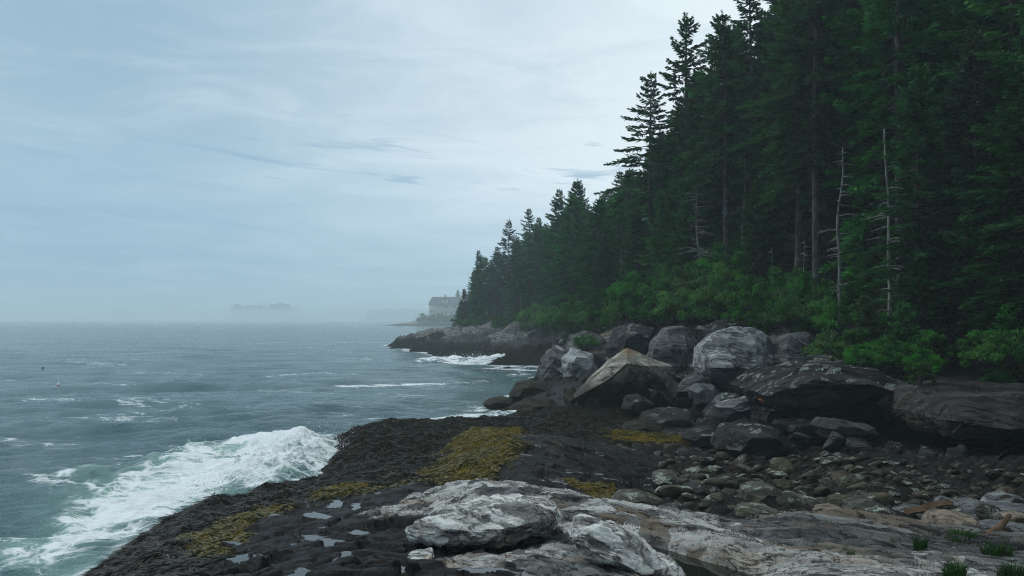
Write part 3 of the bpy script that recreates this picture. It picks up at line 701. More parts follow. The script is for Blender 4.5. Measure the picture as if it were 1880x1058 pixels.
# ------------------------------------------------------------------ boulders
def hull_rock(pts, edge, seed, rough=0.06, facet=2, crackk=0.03, stretch=(1, 1, 1)):
    bm = bmesh.new()
    for q in pts: bm.verts.new(q)
    r = bmesh.ops.convex_hull(bm, input=bm.verts[:])
    junk = [g for g in r['geom_interior'] + r['geom_unused'] if isinstance(g, bmesh.types.BMVert)]
    if junk: bmesh.ops.delete(bm, geom=list(set(junk)), context='VERTS')
    bmesh.ops.triangulate(bm, faces=bm.faces[:])
    bm.normal_update()
    for e_ in bm.edges: e_.smooth = not (facet < 3 and e_.calc_face_angle(0.0) > 0.42)
    for it in range(9):
        le = [e for e in bm.edges if e.calc_length() > edge]
        if not le or len(bm.verts) > 30000: break
        bmesh.ops.subdivide_edges(bm, edges=le, cuts=1)
        bmesh.ops.triangulate(bm, faces=bm.faces[:])
    for k in range(facet if facet >= 3 else 0): bmesh.ops.smooth_vert(bm, verts=bm.verts[:], factor=0.5, use_axis_x=True, use_axis_y=True, use_axis_z=True)
    bm.normal_update()
    v = np.array([q.co[:] for q in bm.verts]); nn = np.array([q.normal[:] for q in bm.verts])
    size = (v.max(0) - v.min(0)).mean()
    o = np.array([seed * 3.7, seed * 1.9, seed * 0.7])
    cs, sn = math.cos(STRIKE), math.sin(STRIKE)
    vb = np.stack([(v[:, 0] * cs + v[:, 1] * sn) * 0.35, -v[:, 0] * sn + v[:, 1] * cs, v[:, 2] * 1.1], 1) * np.asarray(stretch)
    s1 = 1.3 / size
    lump = fb3(v * s1 + o, 3, seed); det = fb3(vb * s1 * 4 + o, 5, seed + 5, 0.55); rg = np.abs(pn3(vb * s1 * 3 + o + 7, seed + 9))
    f1, f2 = worley2(vb[:, 1] * s1 * 2.2 + 0.3 * lump + seed, vb[:, 2] * s1 * 1.4 + vb[:, 0] * s1 + 0.3 * det, seed)
    step = pn3(np.floor(vb * s1 * 2.6 + 0.35 * lump[:, None] + o) * 0.73 + 0.37, seed + 3)
    dpl = size * rough * (lump * 0.9 + det * 0.9 + step * 0.9) - size * crackk * 0.8 * np.exp(-(rg / 0.022) ** 2) * sst(lump, -0.2, 0.3)
    v = v + nn * dpl[:, None]
    tr = np.array([[q.index for q in f.verts] for f in bm.faces])
    se = np.array([[e_.verts[0].index, e_.verts[1].index] for e_ in bm.edges if not e_.smooth], np.int64).reshape(-1, 2); bm.free()
    return v, tr, se

def boulder(name, outline, dist, thick, mat, label, ridge=(), seed=1, rough=0.05, group=None, back=0.75, px_edge=3.2, lean=0.0, facet=1, cat='boulder', crackk=0.03):
    """a boulder with the outline it shows, at its distance, THICK metres deep; RIDGE: outline-interior points that stand nearer (metres)"""
    ol = [at_d(a, b, dist) for a, b in outline]
    c = np.mean(ol, axis=0); pts = []
    for q in ol:
        pts.append(q)
        k = c + (q - c) * back; k = k + np.array([0, thick, 0]); k[2] = min(k[2], q[2] + lean * thick); pts.append(k)
        k2 = c + (q - c) * 0.96 + np.array([0, thick * 0.45, 0]); pts.append(k2)
    for a, b, dn in ridge: pts.append(at_d(a, b, dist - dn))
    if not ridge: pts += [c + (q - c) * 0.6 + np.array([0, -thick * 0.35, 0]) for q in ol]
    pts = np.array(pts); org = np.array([c[0], c[1] + thick * 0.4, pts[:, 2].min()])
    v, tr, se = hull_rock(pts - org, px_edge * dist / 853.0, seed, rough, facet, crackk)
    me = mk_mesh(name, v, None, tr, True, (mat,))
    if len(se):
        ev = np.zeros(len(me.edges) * 2, np.int32); me.edges.foreach_get('vertices', ev); ev = np.sort(ev.reshape(-1, 2).astype(np.int64), 1); se = np.sort(se, 1)
        fl = np.isin(ev[:, 0] * 1000000 + ev[:, 1], se[:, 0] * 1000000 + se[:, 1])
        at_ = me.attributes.new('sharp_edge', 'BOOLEAN', 'EDGE'); at_.data.foreach_set('value', fl)
    return tag(link(name, me, None, org), label, cat, group)

GREYL, GREYM, GREYD = (0.42, 0.43, 0.42), (0.20, 0.205, 0.20), (0.07, 0.072, 0.072)
M_BR = rock_material('boulder_pale', (0.46, 0.47, 0.46), (0.22, 0.225, 0.22), (0.045, 0.046, 0.046), tide_level=0.9, scale=0.5)
M_BG = rock_material('boulder_grey', (0.19, 0.19, 0.185), (0.075, 0.075, 0.073), (0.024, 0.024, 0.023), tide_level=1.4, scale=0.5)
M_BD = rock_material('boulder_dark', (0.048, 0.048, 0.046), (0.016, 0.016, 0.015), (0.006, 0.006, 0.006), tide_level=1.3, barn=0.25, scale=0.55, tide_amt=0.6)
M_LEDGE = rock_material('ledge_brown', (0.085, 0.075, 0.065), (0.028, 0.025, 0.022), (0.009, 0.008, 0.008), tide_level=1.9, scale=0.6)
M_WEED = rock_material('boulder_weed', (0.03, 0.028, 0.014), (0.016, 0.015, 0.009), (0.006, 0.006, 0.005), tide_level=2.5, tide_amt=0.85)
M_ORANGE = rock_material('boulder_orange_top', (0.44, 0.41, 0.34), (0.27, 0.245, 0.20), (0.09, 0.082, 0.07), top=(0.88, (0.30, 0.125, 0.014)), lichen=(0.24, 0.17, 0.12), lichen_amt=0.2, tide_level=2.15, scale=0.55)  # tide band raised here to paint the overhang's shade into the lower face
M_WHITE = rock_material('boulder_white_crust', (0.68, 0.68, 0.64), (0.42, 0.41, 0.38), (0.035, 0.034, 0.031), lichen=(0.40, 0.31, 0.22), lichen_amt=0.1, tide_amt=0, scale=2.6)
M_TAN = rock_material('boulder_tan', (0.26, 0.21, 0.15), (0.15, 0.12, 0.09), (0.05, 0.045, 0.038), tide_amt=0, scale=3.0)
M_SLATE = rock_material('boulder_slate', (0.17, 0.18, 0.18), (0.09, 0.095, 0.097), (0.04, 0.04, 0.04), tide_amt=0, scale=2.5)
M_MOSS = rock_material('boulder_moss', (0.11, 0.11, 0.088), (0.042, 0.040, 0.030), (0.015, 0.014, 0.011), lichen=(0.05, 0.05, 0.018), lichen_amt=0.4, tide_amt=0, scale=2.5, barn=0.4)

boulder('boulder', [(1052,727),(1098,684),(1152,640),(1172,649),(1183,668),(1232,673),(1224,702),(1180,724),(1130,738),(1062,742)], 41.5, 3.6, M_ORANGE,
        'tilted pointed boulder with orange lichen on its peak, pale sloping face and underside painted dark as shade',
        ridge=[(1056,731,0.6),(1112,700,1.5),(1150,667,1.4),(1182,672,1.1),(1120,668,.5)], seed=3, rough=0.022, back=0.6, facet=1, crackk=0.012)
boulder('boulder', [(1292,662),(1295,635),(1318,610),(1352,599),(1388,603),(1412,620),(1428,650),(1434,690),(1402,716),(1368,727),(1340,722),(1305,700),(1292,680)], 39.5, 4.0, M_BR,
        'large pale grey rounded boulder with banded face, highest beneath the green shrubs',
        ridge=[(1306,674,1.0),(1345,676,1.7),(1392,678,1.6),(1426,684,.7),(1345,622,.5),(1320,640,.8),(1385,640,1.0)], seed=5, rough=0.03, facet=1, crackk=0.02)
boulder('boulder', [(1420,668),(1428,636),(1450,614),(1486,611),(1508,640),(1514,672),(1492,694),(1445,706),(1424,690)], 38.8, 3.2, M_BG,
        'steep grey boulder leaning against the large pale boulder, on its inland side', ridge=[(1445,640,.8),(1485,655,1.0),(1450,690,.9)], seed=7, rough=0.035, crackk=0.02)
boulder('boulder', [(1194,668),(1205,625),(1225,604),(1258,598),(1284,622),(1298,660),(1295,690),(1255,706),(1215,696)], 47, 4.2, M_BG,
        'wedge shaped dark grey rock face behind the pointed boulder, cracked down one side', ridge=[(1230,640,.9),(1262,640,1.1),(1240,690,1.0)], seed=9, rough=0.04)
boulder('boulder', [(1290,606),(1320,592),(1360,584),(1392,588),(1385,620),(1330,640),(1298,640)], 46, 4.0, M_BD,
        'dark cracked rock rising just under the shrubs above the large pale boulder', seed=11, rough=0.05)
boulder('boulder', [(1120,640),(1135,610),(1165,596),(1200,604),(1205,660),(1180,690),(1130,680)], 52, 4.0, M_BD,
        'blackish rock wall between the pointed boulder and the tumbled pale rocks', seed=12, rough=0.05)
boulder('boulder', [(1038,640),(1048,618),(1076,608),(1108,622),(1122,650),(1095,668),(1050,664)], 58, 3.6, M_BG,
        'grey rounded rock at the top of the seaward rock pile, small bush beside it', seed=13, rough=0.05)
boulder('boulder', [(1032,660),(1050,640),(1086,645),(1108,672),(1098,704),(1062,710),(1038,694)], 52, 3.4, M_BR,
        'pale streaked rock in the middle of the seaward rock pile', seed=15, rough=0.05)
boulder('boulder', [(986,690),(998,662),(1018,642),(1044,648),(1052,690),(1036,718),(994,718)], 57, 3.6, M_BG,
        'outermost rock of the seaward pile, pale above and black with weed at the waterline', seed=17, rough=0.06)
boulder('boulder', [(1004,650),(1022,636),(1042,640),(1040,660),(1012,664)], 59, 2.0, M_BR, 'small pale jagged rock on top of the outermost rock of the seaward pile', seed=18, rough=0.07)
boulder('boulder', [(934,728),(948,708),(974,700),(1002,704),(1032,722),(1034,738),(962,740)], 50, 2.6, M_WEED, 'low black weed covered rock at the water side of the pile', seed=19, rough=0.05)
boulder('boulder', [(918,778),(936,752),(968,738),(1010,734),(1052,748),(1064,778),(990,786)], 44.5, 3.2, M_WEED, 'broad weed draped rock in front of the seaward pile', seed=21, rough=0.05)
boulder('boulder', [(886,742),(910,733),(945,734),(958,744),(930,752),(896,752)], 50, 2.0, M_WEED, 'flat black rock awash in the shallows beside the weed covered rocks', seed=23, rough=0.05)
boulder('boulder', [(1036,730),(1050,712),(1068,724),(1080,752),(1074,770),(1044,770)], 43, 2.4, M_WEED, 'dark weedy block tucked under the low tip of the pointed boulder', seed=24, rough=0.05)
boulder('boulder', [(1240,722),(1262,696),(1290,682),(1312,690),(1318,708),(1290,720),(1262,730)], 39.5, 1.6, M_BG, 'small slab with light top wedged between pointed and large pale boulders', seed=25, rough=0.05)
boulder('boulder', [(1266,716),(1282,704),(1312,708),(1324,734),(1300,748),(1276,744)], 37.5, 1.4, M_SLATE, 'upright blue grey slab standing below the large pale boulder', seed=26, rough=0.03)
boulder('boulder', [(1300,746),(1316,728),(1332,722),(1328,744),(1312,752)], 36.8, 0.9, M_SLATE, 'thin leaf shaped blue grey slab beside the upright slab', seed=27, rough=0.03)
boulder('boulder', [(1226,728),(1236,704),(1262,716),(1282,734),(1262,744),(1234,742)], 40, 1.4, M_BD, 'dark wedge of rock in the gap beneath the pointed boulder', seed=28, rough=0.04)
boulder('boulder', [(1300,764),(1320,746),(1360,734),(1392,727),(1414,738),(1418,762),(1402,790),(1340,798),(1306,786)], 33.5, 2.6, M_BD, 'dark slab with a white crusted tilted top below the large pale boulder', seed=29, rough=0.04, facet=1)
boulder('boulder', [(1318,748),(1346,736),(1390,727),(1404,735),(1376,752),(1340,762)], 32.8, 1.2, M_BR, 'thin pale plate of rock lying on the dark slab', seed=30, rough=0.04, facet=1)
boulder('boulder', [(1388,770),(1396,744),(1420,738),(1440,752),(1444,776),(1420,790),(1396,788)], 31.5, 1.8, M_BD, 'black rounded rock against the foot of the long dark ledge', seed=31, rough=0.04)
boulder('boulder', [(1410,728),(1440,697),(1480,680),(1530,671),(1600,680),(1680,706),(1722,742),(1736,784),(1650,796),(1560,782),(1475,768),(1428,750)], 28.8, 6.0, M_BD,
        'long dark overhanging ledge below the forest with pale green lichen on its crest', ridge=[(1440,716,.4),(1500,692,1.0),(1600,706,1.8),(1680,730,1.6),(1560,720,1.4)], seed=33, rough=0.035, back=0.9, cat='rock ledge')
boulder('boulder', [(1728,770),(1745,742),(1800,722),(1860,728),(1950,716),(1985,770),(1960,806),(1870,812),(1790,806),(1745,800)], 23.6, 5.0, M_LEDGE,
        'grey brown ledge jutting under the trees at the edge of the cobble beach', ridge=[(1770,778,.9),(1860,790,1.4),(1940,780,1.2),(1820,745,.4)], seed=35, rough=0.045, back=0.9, cat='rock ledge')
boulder('boulder', [(1318,824),(1345,790),(1388,783),(1430,790),(1462,818),(1470,838),(1400,846),(1330,838)], 25.6, 2.2, M_BD, 'broad black boulder with white speckled top on the upper beach', seed=37, rough=0.04, facet=1)
boulder('boulder', [(1428,790),(1440,776),(1500,772),(1516,782),(1508,800),(1440,802)], 28, 1.4, M_BD, 'black flat block under the overhanging ledge', seed=38, rough=0.04)
boulder('boulder', [(1502,784),(1518,772),(1560,776),(1606,786),(1612,798),(1560,806),(1510,802)], 26.8, 1.3, M_BG, 'pale grey layered slab lying in the shade of the overhanging ledge', seed=39, rough=0.05)
boulder('boulder', [(1100,772),(1108,754),(1132,746),(1156,758),(1164,778),(1130,786)], 40, 1.8, M_WEED, 'round mossy boulder in front of the pointed boulder', seed=41, rough=0.04)
boulder('boulder', [(1142,750),(1152,730),(1176,726),(1200,742),(1206,764),(1170,770)], 38.5, 1.8, M_BD, 'dark rounded boulder below the overhang of the pointed boulder', seed=42, rough=0.04)
boulder('boulder', [(1172,790),(1186,764),(1226,752),(1268,758),(1296,784),(1304,806),(1240,814),(1186,806)], 34.5, 2.6, M_BD, 'wide flat topped dark boulder between the mossy boulder and the white topped slab', seed=43, rough=0.04, facet=1)
boulder('boulder', [(1136,796),(1150,782),(1184,776),(1214,786),(1226,800),(1180,810)], 32.5, 1.6, M_WEED, 'low olive brown boulder edging the yellow weed flat', seed=44, rough=0.04)
boulder('boulder', [(1258,806),(1270,794),(1310,790),(1332,800),(1326,818),(1276,822)], 28, 1.4, M_BD, 'low greenish black slab beside the broad black boulder', seed=45, rough=0.04)
boulder('boulder', [(350,944),(348,934),(354,928),(366,932),(366,943),(358,947)], 22.2, 0.3, M_WEED, 'small black rock sticking out of the white surf', seed=46, rough=0.06)
# near the viewer
boulder('boulder', [(748,980),(764,966),(800,954),(862,940),(905,934),(960,930),(1022,932),(1034,950),(1018,968),(966,980),(930,1000),(862,1010),(786,1004),(754,994)], 10.55, 0.95, M_WHITE,
        'long white crusted boulder with undercut dark side lying across the ledge', ridge=[(770,985,.18),(830,972,.34),(880,978,.42),(930,970,.38),(985,958,.30),(880,1000,.25),(830,1000,.22)], seed=51, rough=0.07, px_edge=2.0, crackk=0.035)
boulder('boulder', [(1048,996),(1066,980),(1100,973),(1136,976),(1168,1000),(1212,1030),(1262,1060),(1240,1085),(1160,1085),(1110,1062),(1080,1030)], 8.75, 0.8, M_WHITE,
        'white streaked hump of rock beside the dark rain pool', ridge=[(1085,1010,.15),(1130,1030,.25),(1180,1055,.3)], seed=53, rough=0.075, px_edge=2.0)
boulder('boulder', [(730,1046),(742,1031),(768,1026),(792,1021),(797,1040),(776,1052),(742,1056)], 9.5, 0.4, M_WHITE, 'small white topped stone below the long white boulder', seed=55, rough=0.07, px_edge=2.0)
boulder('boulder', [(1560,968),(1578,938),(1612,924),(1636,936),(1656,950),(1664,972),(1610,980)], 13.6, 0.9, M_MOSS, 'green grey mossy boulder with a sharp white edge at the back of the grey slab', seed=57, rough=0.045, px_edge=2.4, facet=1)
boulder('boulder', [(1716,972),(1726,952),(1754,944),(1788,950),(1806,972),(1800,994),(1770,1002),(1732,992)], 12.0, 0.6, M_TAN, 'round tan pink boulder behind a fringe of grass', seed=59, rough=0.04, px_edge=2.4)
boulder('boulder', [(1806,1000),(1826,978),(1866,968),(1910,972),(1925,1005),(1870,1020),(1815,1016)], 11.6, 0.7, M_SLATE, 'dark smooth boulder under the driftwood branch', seed=61, rough=0.03, px_edge=2.4)
boulder('boulder', [(1842,968),(1858,950),(1888,946),(1910,960),(1905,980),(1860,982)], 12.6, 0.5, M_TAN, 'pale pinkish boulder beyond the dark smooth boulder', seed=62, rough=0.03, px_edge=2.4)
boulder('boulder', [(1826,936),(1846,916),(1872,910),(1905,922),(1910,942),(1850,944)], 15.0, 0.7, M_BR, 'pale humped boulder at the back of the stones near the forest', seed=63, rough=0.04)
boulder('boulder', [(1662,950),(1690,941),(1740,942),(1756,952),(1720,962),(1676,960)], 13.6, 0.7, M_SLATE, 'flat blue grey slate slab below the driftwood plank', seed=64, rough=0.025)
boulder('boulder', [(1770,944),(1778,926),(1796,920),(1812,932),(1810,946)], 14.4, 0.5, M_SLATE, 'smooth blue grey stone between plank and pale humped boulder', seed=65, rough=0.025)
boulder('boulder', [(1778,962),(1800,946),(1850,938),(1900,934),(1905,950),(1840,958),(1800,968)], 13.4, 0.7, M_SLATE, 'long grey slab with pale veins in front of the pale humped boulder', seed=66, rough=0.04)
boulder('boulder', [(1735,930),(1750,918),(1775,924),(1782,938),(1745,942)], 14.8, 0.5, M_SLATE, 'dark stone right behind the driftwood plank', seed=67, rough=0.03)
boulder('boulder', [(1366,930),(1374,906),(1398,894),(1424,896),(1448,912),(1452,934),(1400,942)], 17.2, 1.0, M_MOSS, 'large smooth brown boulder in the middle of the cobbles with a white crusted shoulder', seed=69, rough=0.03)
boulder('boulder', [(1440,942),(1462,926),(1496,918),(1524,928),(1530,944),(1480,950)], 16.4, 0.9, M_MOSS, 'low brown boulder at the edge of the grey slab next to the large smooth one', seed=70, rough=0.03)
boulder('boulder', [(1500,956),(1516,940),(1546,934),(1568,944),(1570,958),(1530,964)], 14.2, 0.6, M_TAN, 'reddish brown stone against the mossy boulder', seed=71, rough=0.03)
boulder('boulder', [(1354,948),(1362,936),(1400,932),(1430,938),(1432,950),(1390,956)], 15.2, 0.6, M_MOSS, 'low flat olive stone at the foot of the grey slab', seed=72, rough=0.03)
boulder('boulder', [(1196,896),(1206,876),(1228,869),(1248,878),(1254,898),(1224,904)], 20, 0.9, M_MOSS, 'red brown stone with a thick white barnacle cap by the dark mound', seed=73, rough=0.04)
boulder('boulder', [(1250,920),(1262,898),(1288,890),(1310,902),(1314,922),(1280,930)], 18.4, 0.8, M_BD, 'black angular stone with white flecks behind the pale slab crest', seed=74, rough=0.05)
boulder('boulder', [(1120,928),(1140,912),(1180,908),(1214,920),(1220,934),(1170,938)], 15.6, 0.8, M_MOSS, 'flat olive stone tucked behind the crest of the pale slab', seed=75, rough=0.03)

# angular rocks jammed between the big ones: copies of six
WEDGE = []
for k in range(6):
    rs = np.random.RandomState(300 + k)
    q = rs.normal(0, 1, (9, 3)); q /= np.linalg.norm(q, axis=1)[:, None]; q *= np.array([1.0, .8, .62]) * rs.uniform(.75, 1.1, (9, 1)) * 0.5
    v, tr, se = hull_rock(q, 0.06, 320 + k, 0.05, 1, 0.01)
    WEDGE.append(mk_mesh('boulder', v, None, tr, True, (M_BD if k % 3 else M_BG,)))
rs = np.random.RandomState(8)
for px, py, dist, sz in [(1010,735,47,2.4),(1070,760,42,1.8),(1090,745,41,1.5),(1215,735,39.5,1.8),(1245,748,37.5,1.7),(1260,700,42,1.9),(1285,722,38.5,1.3),(1330,770,34,1.6),(1300,790,32,1.5),(1235,775,35,1.5),(1165,700,44,2.4),(1205,715,42,1.8),(1110,715,47,2.2),(1080,700,50,2.6),(1120,675,51,2.6),(1060,725,46,1.6),(1360,790,31,1.4),(1420,800,28,1.3),(1470,812,26.5,1.1),(1530,812,26,1.2),(1580,820,25.5,1.0),(1640,826,25,1.1),(1410,765,31.5,1.5),(1350,735,36,1.6),(1390,715,36.5,1.5),(1440,742,33,1.5),(1180,745,39,1.2),(1025,700,54,2.4),(1270,660,47,2.4),(1185,640,52,2.6),(1100,690,52,2.0),(1700,836,24,1.0),(1760,842,23,1.1),(1840,846,22,1.0)]:
    q0 = at_d(px, py, dist); o = bpy.data.objects.new('boulder', WEDGE[rs.randint(6)]); COL.objects.link(o)
    gz0 = ground_z(q0[0], q0[1]); o.location = (q0[0], q0[1], min(q0[2], gz0 + .35 * sz)); o.scale = (sz * rs.uniform(.9, 1.3), sz, sz * rs.uniform(.8, 1.05)); o.rotation_euler = (rs.normal() * .4, rs.normal() * .4, rs.rand() * 6.28)
    if px < 1300: tag(o, 'angular dark rock jammed among the tumbled boulders of the pile', 'boulder', 'angular rocks in the boulder pile')
    else: tag(o, 'angular dark rock lying in the shade along the foot of the overhanging ledges', 'boulder', 'angular rocks under the ledges')

# cobbles of the beach: copies of ten worn stones
M_COB = rock_material('cobble_brown', (0.062, 0.058, 0.034), (0.024, 0.024, 0.014), (0.009, 0.009, 0.006), tide_amt=0, scale=2.0, barn=0.5, rnd=0.4, rough=0.6)
COBM = []
for k in range(10):
    rs = np.random.RandomState(100 + k)
    th = rs.rand(26) * 2 * math.pi; zz = rs.uniform(-1, 1, 26); rr = np.sqrt(1 - zz * zz)
    q = np.stack([rr * np.cos(th), rr * np.sin(th), zz], 1) * np.array([1.0, rs.uniform(.65, .9), rs.uniform(.34, .56)]) * 0.5
    v, tr, se = hull_rock(q, 0.075, 200 + k, 0.05, 3, 0.0)
    COBM.append(mk_mesh('cobble', v, None, tr, True, (M_COB,)))
cob_poly = [(1200,880),(1225,835),(1300,838),(1450,842),(1560,838),(1700,862),(1890,872),(1890,990),(1810,985),(1700,968),(1640,955),(1560,950),(1440,946),(1330,940),(1240,925)]
rs = np.random.RandomState(42); placed = []; tries = 0
while len(placed) < 270 and tries < 9000:
    tries += 1
    px = rs.uniform(1200, 1890); py = rs.uniform(832, 985)
    if not poly_in(np.array([px]), np.array([py]), cob_poly)[0]: continue
    z = 1.2
    for _ in range(4):
        q = at_z(px, py, z); z = 0.5 * z + 0.5 * ground_z(q[0], q[1])
    q = at_z(px, py, z)
    near = sst(np.array([px]), 1500, 1750)[0]
    sz = (rs.lognormal(-0.72, 0.42)) * (1 - 0.45 * near)
    sz = min(sz, 1.25)
    if any((q[0] - a) ** 2 + (q[1] - b) ** 2 < (0.40 * (sz + s_)) ** 2 for a, b, s_ in placed): continue
    placed.append((q[0], q[1], sz))
    o = bpy.data.objects.new('cobble', COBM[rs.randint(10)]); COL.objects.link(o)
    o.location = (q[0], q[1], ground_z(q[0], q[1]) + 0.08 * sz); o.scale = (sz,) * 3
    o.rotation_euler = (rs.normal() * 0.2, rs.normal() * 0.2, rs.rand() * 6.28)
    zone = px
    if sz > 0.62: tag(o, 'large worn brown cobble with a pale barnacle cap on the dark beach', 'cobble', 'large cobbles of the beach')
    elif px > 1600: tag(o, 'small rounded cobble on the stony end of the beach nearest the forest', 'cobble', 'small cobbles near the forest')
    else: tag(o, 'weedy brown cobble lying between the dark mound and the overhanging ledge', 'cobble', 'weedy cobbles of the mid beach')

# ------------------------------------------------------------------ foliage and bark
def leaf_material(name, c1, c2, c3, spread=0.5, trans=0.25, rough=0.75, spec=0.12):
    m, n = material(name)
    p = n.node('ShaderNodeTexCoord').outputs['Object']
    oi = n.node('ShaderNodeObjectInfo').outputs['Random']
    s = n.attr('tint').outputs['Fac']
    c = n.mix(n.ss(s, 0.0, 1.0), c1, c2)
    c = n.mix(n.mul(n.ss(n.noise(p, 0.55, 4, 0.6), 0.45, 0.70), spread), c, c3)
    k = n.ss(oi, 0.0, 1.0, 0.62, 1.30)
    c = n.mix(1.0, c, n.comb(k, n.ss(n.math('FRACT', n.mul(oi, 9.7)), 0, 1, 0.72, 1.2), k), 'MULTIPLY')
    df = n.bsdf(c, rough, None, spec)
    tr = n.node('ShaderNodeBsdfTranslucent'); n.put(tr.inputs[0], c)
    mx = n.node('ShaderNodeMixShader'); mx.inputs[0].default_value = trans
    n.l.new(df, mx.inputs[1]); n.l.new(tr.outputs[0], mx.inputs[2])
    n.out(mx.outputs[0]); return m
def bark_material(name, a, b, lich=None):
    m, n = material(name)
    p = n.node('ShaderNodeTexCoord').outputs['Object']
    f = n.noise(n.mapping(p, scale=(6, 6, 1.2)), 2.0, 5, 0.7)
    c = n.mix(n.ss(f, 0.35, 0.68), a, b)
    if lich: c = n.mix(n.mul(n.ss(n.noise(p, 1.4, 5, 0.65), 0.52, 0.62), 0.85), c, lich)
    n.out(n.bsdf(c, 0.9, n.bump(f, 0.6, 0.03), 0.15)); return m
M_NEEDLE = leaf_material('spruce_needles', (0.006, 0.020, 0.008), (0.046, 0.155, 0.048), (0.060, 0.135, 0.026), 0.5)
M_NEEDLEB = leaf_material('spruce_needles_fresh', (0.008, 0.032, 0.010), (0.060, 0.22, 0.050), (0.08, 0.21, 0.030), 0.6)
M_BROWN = leaf_material('spruce_needles_brown', (0.045, 0.036, 0.025), (0.085, 0.065, 0.045), (0.06, 0.05, 0.03), 0.5)
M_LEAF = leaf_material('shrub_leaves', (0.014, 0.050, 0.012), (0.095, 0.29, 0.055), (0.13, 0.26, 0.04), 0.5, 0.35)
M_BARK = bark_material('spruce_bark', (0.030, 0.026, 0.022), (0.10, 0.09, 0.08), (0.13, 0.145, 0.125))
M_DEADWOOD = bark_material('bleached_wood', (0.09, 0.086, 0.077), (0.30, 0.295, 0.275), (0.18, 0.24, 0.18))

def cards(base, dirs, length, width, side):
    """narrow leaf-like quads from BASE along DIRS; SIDE gives the flat direction"""
    d = dirs / (np.linalg.norm(dirs, axis=1)[:, None] + 1e-9)
    s_ = side - d * (side * d).sum(1)[:, None]; s_ /= np.linalg.norm(s_, axis=1)[:, None] + 1e-9
    L = length[:, None]; Wd = width[:, None]
    v = np.stack([base, base + d * L * 0.45 + s_ * Wd * 0.5, base + d * L, base + d * L * 0.45 - s_ * Wd * 0.5], 1)
    return v.reshape(-1, 3)

